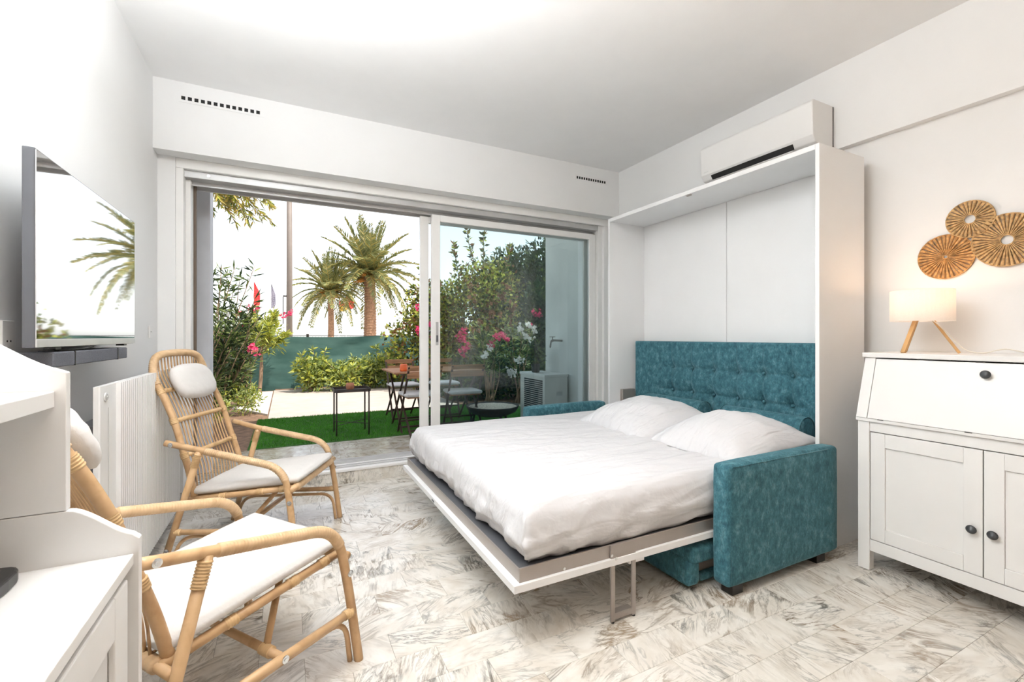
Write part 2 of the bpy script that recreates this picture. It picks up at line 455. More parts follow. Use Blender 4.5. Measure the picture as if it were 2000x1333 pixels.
# ================================================================== THE SETTING
XL, XR, YB, YF, ZC = -0.79, 3.19, -1.6, 3.86, 2.93
floor = struct('floor', box(XL - .1, XR + .1, YB - .1, 3.89, -.12, -.009), M['sand'])
PX, PY, GAP = .3045, .154, .0007
tile_cache = {}
def tile_mesh(w, h, mt):
    k = (round(w, 3), round(h, 3), mt.name)
    if k not in tile_cache:
        t = .010; e = .0010; b = MB(); W, H = w / 2, h / 2
        v = [(-W, -H, -t), (W, -H, -t), (W, H, -t), (-W, H, -t), (-W, -H, -e), (W, -H, -e), (W, H, -e), (-W, H, -e),
             (-W + e, -H + e, 0), (W - e, -H + e, 0), (W - e, H - e, 0), (-W + e, H - e, 0)]
        f = [(3, 2, 1, 0)] + [(i, (i + 1) % 4, (i + 1) % 4 + 4, i + 4) for i in range(4)] + [(i + 4, (i + 1) % 4 + 4, (i + 1) % 4 + 8, i + 8) for i in range(4)] + [(8, 9, 10, 11)]
        me = bpy.data.meshes.new('tile'); me.from_pydata(v, [], f); me.materials.append(mt); me.update()
        tile_cache[k] = me
    return tile_cache[k]
CF = Vector((math.sin(R(26.66)), math.cos(R(26.66)))); CR = Vector((CF.y, -CF.x))
def infov(x, y, z, m=.06):
    zz = x * CF.x + y * CF.y; xx = x * CR.x + y * CR.y
    if zz < .15: return False
    u = xx / zz * 879.2 / 1000; v = (1.2 - z) / zz * 879.2 / 666
    return abs(u) < 1 + m and v < 1.0 + m
def tiles(parent, x0, x1, y0, y1, z, mt, ystart, limit=300):
    cells = []
    k = math.floor((y0 - ystart) / PY)
    while ystart + k * PY < y1 - .004:
        a, b = max(y0, ystart + k * PY), min(y1, ystart + (k + 1) * PY)
        xo = 1.279 if k % 2 == 0 else 1.128
        j = math.floor((x0 - xo) / PX)
        while xo + j * PX < x1 - .004:
            c, d = max(x0, xo + j * PX), min(x1, xo + (j + 1) * PX)
            if d - c > .006 and b - a > .006: cells.append((c, d, a, b))
            j += 1
        k += 1
    def seen(q):
        c, d, a, b = q
        if d < -.27 and b < 1.22: return False
        return any(infov(x, y, z) for x in (c, d) for y in (a, b))
    vis = sorted([q for q in cells if seen(q)], key=lambda q: math.hypot(q[0], q[2]))
    near, rest = vis[:limit], vis[limit:] + [q for q in cells if not seen(q)]
    for c, d, a, b in near:
        o = bpy.data.objects.new('tile', tile_mesh(d - c - GAP, b - a - GAP, mt)); col.objects.link(o)
        o.parent = parent; o.location = ((c + d) / 2, (a + b) / 2, z)
    if rest:
        mb = MB()
        for c, d, a, b in rest: mb.box(c + GAP / 2, d - GAP / 2, a + GAP / 2, b - GAP / 2, z - .009, z)
        o = mb.build('far_tiles', mt, parent); o['kind'] = 'stuff'
tiles(floor, XL, XR, YB, 3.885, 0.0, M['marble'], 1.075)

struct('wall_left', box(XL - .1, XL, YB - .1, 4.26, -.1, ZC + .1), M['wall'])
struct('wall_right', box(XR, XR + .1, YB - .1, 4.26, -.1, ZC + .1), M['wall'])
struct('wall_back', box(XL - .1, XR + .1, YB - .1, YB, -.1, ZC + .1), M['bounce_brown'])  # unseen wall, its brown chosen for the light it bounces
struct('ceiling', box(XL - .1, XR + .1, YB - .1, 4.26, ZC, ZC + .12), M['ceiling'])
wf = MB()
wf.box(XL, XR, 3.74, 4.26, 2.455, ZC)
wf.box(XL, -.69, YF, 4.26, 0, 2.455)
wf.box(3.11, XR, YF, 4.26, 0, 2.455)
struct('wall_front', wf, M['wall'])
struct('trim_1', box(3.14, XR, YB, 3.74, 2.395, ZC), M['wall'])               # bulkhead along the right wall
fa = MB(); fa.box(-4, 8, 4.16, 4.42, 3.05, 6.3); fa.box(-4, -.9, 4.16, 4.42, -.1, 3.05); fa.box(3.36, 8, 4.16, 4.42, -.1, 3.05); fa.box(XL - .11, XR + .11, 4.262, 4.42, 2.6, 3.05)
struct('wall_outside', fa, M['concrete'])

# marble step under the window and its facing slabs
step = struct('trim_2', box(-.69, 3.11, 3.895, 4.26, -.1, .085), M['concrete'])
xs = [-.69, -.08, .53, .905, 1.5, 2.1, 2.7, 3.11]
for a, b in zip(xs[:-1], xs[1:]):
    o = box(a + .001, b - .001, 3.885, 3.8949, 0.0, .098).build('tile', M['marble'], step)
# sliding window
win = bpy.data.objects.new('window_1', None); win.location = (1.2, 3.95, .1); col.objects.link(win); win['kind'] = 'structure'
box(-.69, 3.11, 3.868, 4.26, 2.385, 2.455).build('head_frame', M['alu'], win, bevel=.004)
box(-.665, 2.985, 3.90, 4.24, 2.335, 2.3845).build('head_track', M['alu_grey'], win, bevel=.003)
box(-.66, 2.98, 3.99, 4.005, 2.305, 2.3345).build('track_fin', M['alu_grey'], win)
box(-.66, 2.98, 4.10, 4.115, 2.305, 2.3345).build('track_fin', M['alu_grey'], win)
box(-.69, -.645, 3.868, 3.95, .1, 2.3845).build('jamb', M['alu'], win, bevel=.003)
box(-.69, -.615, 3.951, 4.06, .1, 2.334).build('jamb_liner', M['alu'], win, bevel=.003)
box(-.69, -.60, 4.061, 4.10, .1, 2.334).build('weatherstrip', M['brown_gap'], win)
box(3.045, 3.11, 3.868, 3.95, .1, 2.3845).build('jamb', M['alu'], win, bevel=.003)
box(2.99, 3.045, 3.90, 3.95, .1, 2.3845).build('jamb_liner', M['alu'], win, bevel=.003)
for i, (a, b, x) in enumerate(((3.952, 4.0, 3.0), (4.002, 4.07, 2.985), (4.072, 4.16, 3.0), (4.162, 4.26, 2.98))):
    box(x, 3.11, a, b, .1, 2.334).build('jamb_liner', M['alu'], win, bevel=.003)
box(-.69, 3.11, 3.876, 4.02, .098, .118).build('sill', M['alu'], win, bevel=.003)
box(-.69, 3.11, 4.021, 4.27, .0855, .108).build('sill', M['alu'], win, bevel=.003)
for y in (3.93, 3.985, 4.10, 4.18):
    box(-.64, 2.98, y, y + .008, .105, .128).build('rail', M['alu_grey'], win)
MB().lathe([(0, -.004), (.010, -.004), (.010, .001), (0, .001)], (-.50, 3.897, 2.36), 12, 'y').build('screw', M['chrome'], win)
def leaf(name, x0, x1, y, handle):
    d = bpy.data.objects.new(name, None); d.location = ((x0 + x1) / 2, y, .12); col.objects.link(d); d['kind'] = 'structure'
    z0, z1, w, t = .13, 2.30, .078, .020
    box(x0, x0 + w, y - t, y + t, z0, z1).build('stile', M['alu'], d, bevel=.004)
    box(x1 - w, x1, y - t, y + t, z0, z1).build('stile', M['alu'], d, bevel=.004)
    box(x0 + w, x1 - w, y - t, y + t, z1 - .06, z1).build('rail', M['alu'], d, bevel=.004)
    box(x0 + w, x1 - w, y - t, y + t, z0, z0 + .09).build('rail', M['alu'], d, bevel=.004)
    box(x0 + w - .01, x1 - w + .01, y - .003, y + .003, z0 + .08, z1 - .05).build('pane', M['glass'], d)
    if handle:
        hb = box(x0 + .034, x0 + .060, y - t - .004, y - t + .001, 1.12, 1.33).build('handle', M['alu_grey'], d, bevel=.003)
        box(x0 + .039, x0 + .055, y - t - .010, y - t - .0045, 1.15, 1.21).build('latch', M['tv_side'], hb)
leaf('door_1', 1.172, 2.985, 3.958, True)
leaf('door_2', 1.092, 2.98, 4.052, False)
# white pipe beside the window
pp = MB().tube([(3.125, 3.845, .1), (3.125, 3.845, 2.44)], .011, 10)
tag(pp.build('cable_conduit', M['white'], base=True, smooth=True), 'thin white conduit running up beside the right window jamb', 'conduit')
# vents in the beam
def vent(x0, x1, z, label):
    t = thing('air_vent', ((x0 + x1) / 2, 3.739, z), label, 'vent', 'slotted vents in the window beam')
    n = 13; p = (x1 - x0) / n
    box(x0 - .015, x1 + .015, 3.7365, 3.7385, z - .028, z + .028).build('plate', M['wall'], t)
    for i in range(n):
        box(x0 + i * p, x0 + i * p + p * .62, 3.7352, 3.7363, z - .012, z + .012).build('slot', M['slot'], t)
vent(-.635, -.155, 2.822, 'slotted white air vent in the beam, nearest the television wall')
vent(2.60, 2.97, 2.795, 'slotted white air vent in the beam, nearest the air conditioner')

# wall sockets
def socket(y, z, label, x=XL, w=.07, h=.08):
    t = thing('wall_socket', (x, y, z), label, 'socket')
    box(x + .001, x + .009, y - w / 2, y + w / 2, z - h / 2, z + h / 2).build('plate', M['white'], t, bevel=.002)
    for dy in (-.010, .010):
        MB().lathe([(0, 0), (.003, 0), (.003, .001), (0, .001)], (x + .0091, y + dy, z), 8, 'x').build('hole', M['slot'], t)
socket(1.98, 1.185, 'white double wall socket behind the television edge', h=.13)
socket(3.66, 1.23, 'white wall socket beside the window corner', w=.06)

# ================================================================== TELEVISION AND SOUNDBAR
tv = thing('television', (-.70, 2.38, 1.16), 'large flat television on the left wall mirroring the garden', 'television')
y0, y1, z0, z1, xf = 1.868, 2.868, 1.165, 1.775, -.68
box(xf - .030, xf - .001, y0, y1, z0, z1).build('casing', M['tv_side'], tv, bevel=.003)
box(xf - .0009, xf + .002, y0 + .004, y1 - .004, z0 + .028, z1 - .006).build('screen', M['screen'], tv)
box(xf - .0009, xf + .004, y0 + .002, y1 - .002, z0 + .001, z0 + .027).build('bottom_trim', M['silver'], tv, bevel=.001)
box(XL + .001, xf - .0305, 2.1, 2.6, 1.30, 1.62).build('wall_bracket', M['black'], tv)
for y in (2.02, 2.72):
    box(xf - .028, xf + .002, y - .02, y + .02, z0 - .008, z0 - .0005).build('foot_plate', M['black'], tv)
MB().tube(smooth([(XL + .05, 2.0, 1.20), (-.72, 2.12, 1.155), (-.71, 2.32, 1.152), (-.73, 2.5, 1.158)]), .004, 6).build('cable', M['black'], tv)
sb = thing('soundbar', (-.70, 2.36, 1.095), 'dark grey fabric soundbar mounted under the television', 'soundbar')
box(XL + .02, -.675, 1.98, 2.735, 1.098, 1.148).build('body', M['soundbar'], sb, bevel=.004)
for y in (2.14, 2.60):
    box(XL + .018, -.6735, y, y + .006, 1.097, 1.149).build('seam', M['black'], sb)
box(XL, XL + .02, 2.2, 2.5, 1.105, 1.14).build('bracket', M['black'], sb)

# ================================================================== RADIATOR
ra = thing('radiator', (-.68, 2.96, .09), 'white ribbed panel radiator on the wall below the television', 'radiator')
ry0, ry1, rz0, rz1 = 2.245, 3.66, .09, 1.006
rb = MB()
prof = [(ry0, -.656), (ry0, -.640), (ry0 + .004, -.636), (ry0 + .17, -.634)]
y = ry0 + .17; pitch = .0285
while y < ry1 - .05:
    prof += [(y + .006, -.634), (y + .010, -.619), (y + .020, -.619), (y + .0245, -.634)]; y += pitch
prof += [(ry1, -.636), (ry1, -.656)]
rb.prism([(x, yy) for yy, x in prof], rz0, rz1, 'z')
rb.build('panel', M['white'], ra)
box(-.6335, -.6322, ry0 + .085, ry0 + .0875, rz0 + .01, rz1 - .09).build('seam', M['silver'], ra)
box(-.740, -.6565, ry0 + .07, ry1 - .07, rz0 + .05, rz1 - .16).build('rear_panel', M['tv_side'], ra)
vc = MB().lathe([(0, 0), (.018, 0), (.018, .004), (.011, .006), (.011, .003), (.006, .003), (.006, .009), (0, .009)], (-.6345, ry0 + .055, rz1 - .045), 18, 'x')
vc.build('valve_cap', M['silver'], ra)
for y in (ry0 + .3, ry1 - .3): box(XL + .001, -.7405, y, y + .04, .5, .8).build('wall_bracket', M['white'], ra)

# ================================================================== WRITING DESK WITH HUTCH
dk = thing('hutch_desk', (-.55, .75, 0), 'white desk with an open shelf hutch at the left edge', 'desk')
WX = XL + .004
def curve(a, b, k=10):
    # ogee from a to b
    out = []
    for i in range(k + 1):
        t = i / k; s = t * t * (3 - 2 * t); out.append((a[0] + (b[0] - a[0]) * t, a[1] + (b[1] - a[1]) * (s * .5 + t * .5)))
    return out
for ya, yb in ((.28, .30), (1.20, 1.22)):
    up = [(WX, .852), (WX, 1.235)] + curve((-.56, 1.222), (-.405, 1.134)) + [(-.391, 1.128), (-.391, .852)]
    MB().prism(up, ya, yb, 'y').build('upper_side_panel', M['white'], dk, bevel=.002)
    lo = [(WX, 0), (WX, .851), (-.390, .851)] + curve((-.382, .850), (-.288, .786), 8) + [(-.276, .775), (-.276, 0)]
    MB().prism(lo, ya, yb, 'y').build('lower_side_panel', M['white'], dk, bevel=.002)
box(WX, -.285, .3005, 1.1995, .722, .745).build('desktop', M['white'], dk, bevel=.002)
box(WX, -.408, .3005, 1.1995, 1.060, 1.092).build('shelf', M['white'], dk, bevel=.002)
box(WX, WX + .008, .3005, 1.1995, .746, 1.20).build('back_board', M['white'], dk)
box(WX, -.31, .3005, 1.1995, .06, .721).build('carcass', M['white'], dk)
for ya, yb in ((.305, .745), (.755, 1.172)):
    d = box(-.309, -.300, ya, yb, .07, .705).build('door', M['white'], dk, bevel=.002)
    for a, b, c, e in ((ya, ya + .075, .07, .705), (yb - .075, yb, .07, .705), (ya + .0755, yb - .0755, .625, .705), (ya + .0755, yb - .0755, .07, .15)):
        box(-.2995, -.288, a, b, c, e).build('door_frame', M['white'], d, bevel=.003)
bx = thing('media_box', (-.502, 1.115, .745), 'small black media box lying on the white desk', 'box')
pl = []
for k in range(24):
    a = 2 * math.pi * k / 24; c, s = math.cos(a), math.sin(a)
    pl.append((-.502 + .062 * math.copysign(abs(c) ** .5, c), 1.115 + .062 * math.copysign(abs(s) ** .5, s)))
MB().prism(pl, .7455, .770, 'z').build('shell', M['black'], bx, bevel=.004)
MB().prism([(-.502 + (x + .502) * .5, 1.115 + (y - 1.115) * .5) for x, y in pl], .7701, .7712, 'z').build('top_plate', M['knob'], bx)

# ================================================================== WALL BED CABINET
UY0, UY1, UX0, UX1, UZ = 1.46, 3.285, 2.632, 3.09, 2.272
ub = thing('wall_bed', (2.0, 2.37, 0), 'white cabinet wall bed folded down across the sofa', 'wall bed')
box(UX0, UX1, UY0, UY0 + .022, 0, UZ).build('side_panel', M['unit'], ub, bevel=.0015)
box(UX0, UX1, UY1 - .022, UY1, 0, UZ).build('side_panel', M['unit'], ub, bevel=.0015)
box(UX0, UX1, UY0 + .0225, UY1 - .0225, UZ - .03, UZ).build('top_panel', M['unit'], ub, bevel=.0015)
box(3.045, 3.06, UY0 + .0225, 2.3655, .02, UZ - .0305).build('back_panel', M['unit'], ub, bevel=.002)
box(3.045, 3.06, 2.3695, UY1 - .0225, .02, UZ - .0305).build('back_panel', M['unit'], ub, bevel=.002)
box(UX0 + .012, UX0 + .026, 2.355, 2.395, UZ - .0375, UZ - .0305).build('catch', M['steel'], ub)
box(2.755, 2.90, UY1 - .058, UY1 - .0225, .60, .715).build('hinge_block', M['steel'], ub, bevel=.004)
ga = MB().tube([(3.005, UY1 - .04, .62), (3.005, UY1 - .04, 1.08)], .011, 10)
g = ga.build('gas_strut', M['silver'], ub, smooth=True)
MB().tube([(3.005, UY1 - .04, .99), (3.005, UY1 - .04, 1.07)], .015, 10).build('strut_collar', M['black'], g)
# bed platform
BX0, BX1, BY0, BY1 = .757, 2.62, 1.489, 3.262
bed = MB()
box(BX0, BX1, BY0, BY1, .240, .270).build('platform', M['unit'], ub, bevel=.002)
box(1.315, 1.40, BY0 + .01, BY0 + .055, .222, .2395).build('platform_handle', M['unit'], ub, bevel=.002)
fz0, fz1 = .2705, .318
box(BX0 + .028, BX1, BY0 + .012, BY0 + .020, fz0, fz1 + .006).build('steel_rail', M['steel'], ub, bevel=.001)
box(BX0 + .028, BX1, BY1 - .020, BY1 - .012, fz0, fz1 + .006).build('steel_rail', M['steel'], ub, bevel=.001)
box(BX0 + .028, BX0 + .036, BY0 + .0205, BY1 - .0205, fz0, fz1).build('steel_rail', M['steel'], ub, bevel=.001)
box(BX0 + .0365, BX1, BY0 + .021, BY1 - .021, fz0 + .015, fz1 - .004).build('mattress_base', M['tv_side'], ub)
box(BX0 - .0015, BX0 - .0002, 2.50, 2.545, .248, .258).build('maker_plate', M['tv_side'], ub)
for x, y in ((1.192, BY0 + .008), (BX0 + .2, BY0 + .008)):
    MB().lathe([(0, 0), (.006, 0), (.005, .002), (0, .002)], (x + .02, BY0 - .003, .287), 10, 'y').build('screw', M['chrome'], ub)
for yy, sg in ((BY0 + .003, 1), (BY1 - .011, 1)):
    lg = MB()
    lg.box(1.212, 1.345, yy, yy + .008, .262, .325)
    lg.box(1.212, 1.232, yy, yy + .008, .005, .262); lg.box(1.325, 1.345, yy, yy + .008, .005, .262)
    lg.box(1.232, 1.325, yy, yy + .008, .012, .035); lg.box(1.232, 1.325, yy, yy + .03, .036, .039)
    l = lg.build('folding_leg', M['steel'], ub)
    for x in (1.222, 1.335): MB().lathe([(0, 0), (.008, 0), (.008, .0045), (0, .0045)], (x, yy + .004, .0003), 10).build('rubber_foot', M['black'], l)
    MB().lathe([(0, 0), (.007, 0), (.005, .003), (0, .003)], (1.236, yy - .0035, .268), 10, 'y').build('bolt', M['chrome'], l)

# ================================================================== SOFA
so = thing('sofa', (2.2, 2.37, 0), 'teal velvet sofa with tufted back under the folded down bed', 'sofa')
def soft_box(x0, x1, y0, y1, z0, z1, r, puff=.0, n=10, seed=0, amp=.0, nsc=6):
    # rounded box made from a subdivided cube
    mb = MB(); c = Vector(((x0 + x1) / 2, (y0 + y1) / 2, (z0 + z1) / 2)); h = Vector(((x1 - x0) / 2, (y1 - y0) / 2, (z1 - z0) / 2))
    faces = []; vd = {}
    def vert(p):
        k = (round(p[0], 5), round(p[1], 5), round(p[2], 5))
        if k in vd: return vd[k]
        q = Vector((p[0] * h.x, p[1] * h.y, p[2] * h.z))
        inner = Vector([max(-h[i] + r, min(h[i] - r, q[i])) for i in range(3)])
        d = q - inner
        if d.length > 1e-9: q = inner + d.normalized() * r
        e = [1 - abs(p[i]) ** 4 for i in range(3)]
        for i in range(3):
            j, k2 = (i + 1) % 3, (i + 2) % 3
            if abs(abs(p[i]) - 1) < 1e-6: q[i] += math.copysign(puff * e[j] * e[k2], p[i])
        w = c + q
        if amp: w = w + Vector((nz(w + Vector((seed, 0, 0)), nsc), nz(w + Vector((0, seed, 9)), nsc), nz(w + Vector((5, 0, seed)), nsc))) * amp
        mb.v.append(tuple(w)); vd[k] = len(mb.v) - 1; return vd[k]
    tt = [-1 + 2 * i / n for i in range(n + 1)]
    # denser rows by the edges so the rounding shows
    def warp(t, i): rr = min(.95, r / h[i]); return math.copysign((1 - (1 - abs(t)) ** 1.0), t)
    g = [[sorted(set([-1, -1 + .35 * min(.95, r / h[i]), -1 + .8 * min(.9, r / h[i]), 1 - .8 * min(.9, r / h[i]), 1 - .35 * min(.95, r / h[i]), 1] + [t for t in tt if abs(t) < 1 - min(.9, r / h[i])]))] for i in range(3)]
    for ax in range(3):
        j, k2 = (ax + 1) % 3, (ax + 2) % 3
        for sgn in (-1, 1):
            A, B = g[j][0], g[k2][0]
            for a in range(len(A) - 1):
                for b in range(len(B) - 1):
                    q = []
                    for (u, v) in ((A[a], B[b]), (A[a + 1], B[b]), (A[a + 1], B[b + 1]), (A[a], B[b + 1])):
                        p = [0, 0, 0]; p[ax] = sgn; p[j] = u; p[k2] = v; q.append(vert(p))
                    if sgn < 0: q = q[::-1]
                    if len(set(q)) == 4: mb.f.append(tuple(q)); mb.mi.append(0)
    return mb
for ya, yb in ((1.385, 1.480), (3.295, 3.388)):
    a = soft_box(1.80, 2.675 if ya < 2 else 2.62, ya, yb, .045, .605, .022, .006, 12, 1, .003, 8).build('arm', M['velvet'], so, smooth=True)
    yo = ya + .004 if ya < 2 else yb - .004
    pts = [(1.815, yo, .06), (1.815, yo, .585), (1.83, yo, .598), (2.58, yo, .598)]
    MB().tube(pts, .003, 6).build('piping', M['velvet'], a, smooth=True)
for y in (1.395, 3.315):
    for x in (1.84, 2.50): box(x, x + .075, y + .005, y + .065, 0, .0475).build('foot', M['dark_wood'], so, bevel=.002)
soft_box(1.685, 2.58, 1.495, 3.27, .125, .212, .022, .006, 14, 2, .002, 6).build('seat', M['velvet'], so, smooth=True)
MB().tube([(2.3, 1.499, .190), (1.70, 1.499, .190), (1.690, 1.51, .190), (1.690, 3.26, .190)], .0035, 6).build('piping', M['velvet'], so, smooth=True)
soft_box(1.672, 1.755, 1.505, 3.265, .022, .150, .022, .004, 14, 3, .002, 6).build('front_apron', M['velvet'], so, smooth=True)
soft_box(1.775, 2.57, 1.52, 3.24, .018, .058, .018, 0, 8, 4).build('base_cushion', M['velvet'], so, smooth=True)
box(1.79, 2.2, 1.55, 1.556, .050, .118).build('seat_bracket', M['steel'], so)
# tufted back
BYS = [1.79, 1.988, 2.19, 2.395, 2.60, 2.803]; BZS = [.944, .750]
def back_off(y, z):
    d = 0.0
    for by in BYS:
        dy = (y - by)
        d += .013 * math.exp(-(dy / .013) ** 2) * (1 if z > .55 else 0) * (1 if z < 1.13 else .3)
        for bz in BZS:
            rr = math.hypot(dy, z - bz); d += .030 * math.exp(-(rr / .045) ** 2)
    for bz in BZS:
        if 1.66 < y < 2.93: d += .010 * math.exp(-((z - bz) / .012) ** 2)
    return d
hb = MB(); ny, nzv = 230, 100; hy0, hy1, hz0, hz1, hx = 1.505, 3.238, .40, 1.158, 2.905
for j in range(nzv + 1):
    for i in range(ny + 1):
        y = hy0 + (hy1 - hy0) * i / ny; z = hz0 + (hz1 - hz0) * j / nzv
        ed = min(y - hy0, hy1 - y, hz1 - z); rnd = max(0, .02 - ed); off = .02 - math.sqrt(max(0, .0004 - rnd * rnd))
        hb.v.append((hx + back_off(y, z) + off + .0025 * nz((y, z, 0), 7), y, z))
for j in range(nzv):
    for i in range(ny):
        a = j * (ny + 1) + i; hb.f.append((a, a + ny + 1, a + ny + 2, a + 1)); hb.mi.append(0)
o0 = len(hb.v)
hb.box(hx + .050, hx + .12, hy0 + .001, hy1 - .001, hz0, hz1 - .001)
ho = hb.build('backrest', M['velvet'], so, smooth=False, fix=False)
for p in ho.data.polygons: p.use_smooth = p.index < nzv * ny
for by in BYS:
    for bz in BZS:
        MB().lathe([(0, .006), (.007, .004), (.011, 0), (.011, -.008), (0, -.008)], (hx + .034, by, bz), 12, 'x').build('button', M['velvet'], ho, smooth=True)
MB().tube([(hx + .012, hy0 + .01, hz0 + .2), (hx + .012, hy0 + .01, hz1 - .006), (hx + .012, hy1 - .01, hz1 - .006), (hx + .012, hy1 - .01, hz0 + .2)], .004, 6).build('piping', M['velvet'], ho, smooth=True)
box(2.93, 2.99, hy1 + .001, hy1 + .012, 1.03, 1.07).build('fabric_tab', M['black'], ho)

# bolsters
def bolster(y0, y1, label):
    t = thing('bolster', (2.80, (y0 + y1) / 2, .55), label, 'bolster', 'teal bolsters on the bed head')
    r = .078; zc = .632
    prof = [(0, y0), (r * .82, y0 + .001), (r * .96, y0 + .008), (r, y0 + .03), (r, y1 - .03), (r * .96, y1 - .008), (r * .82, y1 - .001), (0, y1)]
    q = []
    for i in range(len(prof) - 1):
        for k in range(5): t0 = k / 5; q.append((prof[i][0] * (1 - t0) + prof[i + 1][0] * t0, prof[i][1] * (1 - t0) + prof[i + 1][1] * t0))
    q.append(prof[-1])
    MB().lathe(q, (2.82, 0, zc), 28, 'y').build('cover', M['velvet'], t, smooth=True)
    for y in (y0 + .006, y1 - .006):
        ring = [(2.82 + .0765 * math.cos(a), y, zc + .0765 * math.sin(a)) for a in [2 * math.pi * k / 28 for k in range(29)]]
        MB().tube(ring, .0035, 6, caps=False).build('piping', M['velvet'], t, smooth=True)
bolster(1.63, 2.205, 'teal velvet bolster behind the pillow nearer the white dresser')
bolster(2.375, 2.985, 'teal velvet bolster behind the pillow nearer the window')

# ================================================================== MATTRESS
def fold(p, s): return nz(p, s)
def mattress():
    mb = MB(); x0, x1, y0, y1, z0, z1 = .815, 2.90, 1.508, 3.235, .322, .553
    nx, ny2, nzz = 96, 84, 14
    # unrolled: profile around the box: use a top grid with skirt
    def P(u, v, w):
        # u,v in 0..1 over top; w 0 top edge .. 1 bottom (skirt)
        x = x0 + (x1 - x0) * u; y = y0 + (y1 - y0) * v
        ex, ey = min(x - x0, x1 - x), min(y - y0, y1 - y)
        rr = .055; z = z1
        dx = max(0, rr - ex); dy = max(0, rr - ey); d = min(math.hypot(dx, dy), rr)
        z -= rr - math.sqrt(max(0, rr * rr - d * d))
        top = min(1, min(ex, ey) / .10)
        # long shallow creases fanning towards the foot corner
        t = nz((x * 1.2, y * 10 + 1.8 * math.sin(x * 2.1), 3), 1) * .017 + nz((x * 4, y * 16 + x * 6, 7), 1) * .0085
        t += nz((x * 2.2, y * 2.2, 1), 1) * .006
        z += t * top
        return [x, y, z]
    idx = {}
    for j in range(ny2 + 1):
        for i in range(nx + 1):
            u, v = i / nx, j / ny2
            # pull samples to the rim
            u = u + .035 * math.sin(2 * math.pi * u) * -1 * .0 ; mb.v.append(tuple(P(u, v, 0))); idx[i, j] = len(mb.v) - 1
    for j in range(ny2):
        for i in range(nx): mb.f.append((idx[i, j], idx[i + 1, j], idx[i + 1, j + 1], idx[i, j + 1])); mb.mi.append(0)
    per = [(i, 0) for i in range(nx)] + [(nx, j) for j in range(ny2)] + [(i, ny2) for i in range(nx, 0, -1)] + [(0, j) for j in range(ny2, 0, -1)]
    prev = [idx[p] for p in per]; K = 12; cxx, cyy = (x0 + x1) / 2, (y0 + y1) / 2
    rimz = z1 - .055
    s = 0.0; arc = []
    for n in range(len(per)):
        a = mb.v[prev[n]]; b = mb.v[prev[(n + 1) % len(per)]]; arc.append(s); s += math.hypot(a[0] - b[0], a[1] - b[1])
    base = [mb.v[k] for k in prev]
    for k in range(1, K + 1):
        w = k / K; cur = []
        for n, (bx, by, bz) in enumerate(base):
            # outward normal
            nx_ = -1 if abs(bx - x0) < 1e-4 else (1 if abs(bx - x1) < 1e-4 else 0)
            ny_ = -1 if abs(by - y0) < 1e-4 else (1 if abs(by - y1) < 1e-4 else 0)
            l = math.hypot(nx_, ny_) or 1; nx_, ny_ = nx_ / l, ny_ / l
            q = arc[n]
            # slanted tension folds near the corners, soft vertical folds along the foot
            dc = min(math.hypot(bx - x0, by - y0), math.hypot(bx - x0, by - y1))
            near = math.exp(-(dc / .35) ** 2)
            foot = 1 if nx_ < -.5 else .35
            f = nz((q * 12 + w * 2.0, w * 1.0, 2), 1) * .036 * foot * w + nz((q * 26 - w * 5, w * 1.5, 8), 1) * .022 * near * w
            f += nz((q * 5 + w * 3.2, w * 3.5, 4), 1) * .022 * w
            tuck = -.022 * max(0, w - .6) / .4
            out = .012 * math.sin(w * math.pi) + f + tuck
            hem = .012 * nz((q * 6, 0, 1), 1) + .016 * (1 if nx_ < -.5 else 0) * (.5 + .5 * math.sin(q * 7)) 
            z = bz + (z0 + hem * w - bz) * w
            z = max(z, z0 - .001)
            mb.v.append((bx + nx_ * out, by + ny_ * out, z)); cur.append(len(mb.v) - 1)
        for n in range(len(per)):
            m2 = (n + 1) % len(per); mb.f.append((prev[n], cur[n], cur[m2], prev[m2])); mb.mi.append(0)
        prev = cur
    mb.f.append(tuple(prev)); mb.mi.append(0)
    return mb
mt = thing('mattress', (1.85, 2.37, .318), 'thick mattress under a creased white fitted sheet', 'mattress')
mattress().build('fitted_sheet', M['sheet'], mt, smooth=True)

# pillows
def pillow(cx, cy, cz, w, d, h, rz, ry, seed, label):
    t = thing('pillow', (cx, cy, cz), label, 'pillow', 'white pillows on the bed')
    n = 44; mb = MB(); Mx = Matrix.Rotation(R(rz), 4, 'Z') @ Matrix.Rotation(R(ry), 4, 'Y')
    def pt(u, v, s):
        # corners pulled out to points, edges drawn in
        x = u * w / 2 * (1 - .03 * (1 - v * v)); y = v * d / 2 * (1 - .04 * (1 - u * u))
        e = max(0, (1 - u * u)) ** .55 * max(0, (1 - v * v)) ** .55
        z = s * h / 2 * e * (1 if s > 0 else .45)
        rim = 1 - e
        z -= .045 * rim ** .8
        z += (.022 * nz((u * 2.4 + seed, v * 2.4, s), 1) + .022 * nz((u * 8 + seed, v * 3.5, s * 2), 1) * rim) * e ** .5
        z += .008 * nz((u * 6 + v * 3, v * 7 + seed, 4), 1) * e
        p = Mx @ Vector((x, y, z)); return (cx + p.x, cy + p.y, cz + p.z)
    ix = {}
    for s in (1, -1):
        for j in range(n + 1):
            for i in range(n + 1):
                u, v = math.sin((i / n - .5) * math.pi), math.sin((j / n - .5) * math.pi)
                if s < 0 and (i in (0, n) or j in (0, n)): ix[s, i, j] = ix[1, i, j]; continue
                mb.v.append(pt(u, v, s)); ix[s, i, j] = len(mb.v) - 1
        for j in range(n):
            for i in range(n):
                q = (ix[s, i, j], ix[s, i + 1, j], ix[s, i + 1, j + 1], ix[s, i, j + 1]); mb.f.append(q if s > 0 else q[::-1]); mb.mi.append(0)
    mb.build('pillowcase', M['sheet'], t, smooth=True)
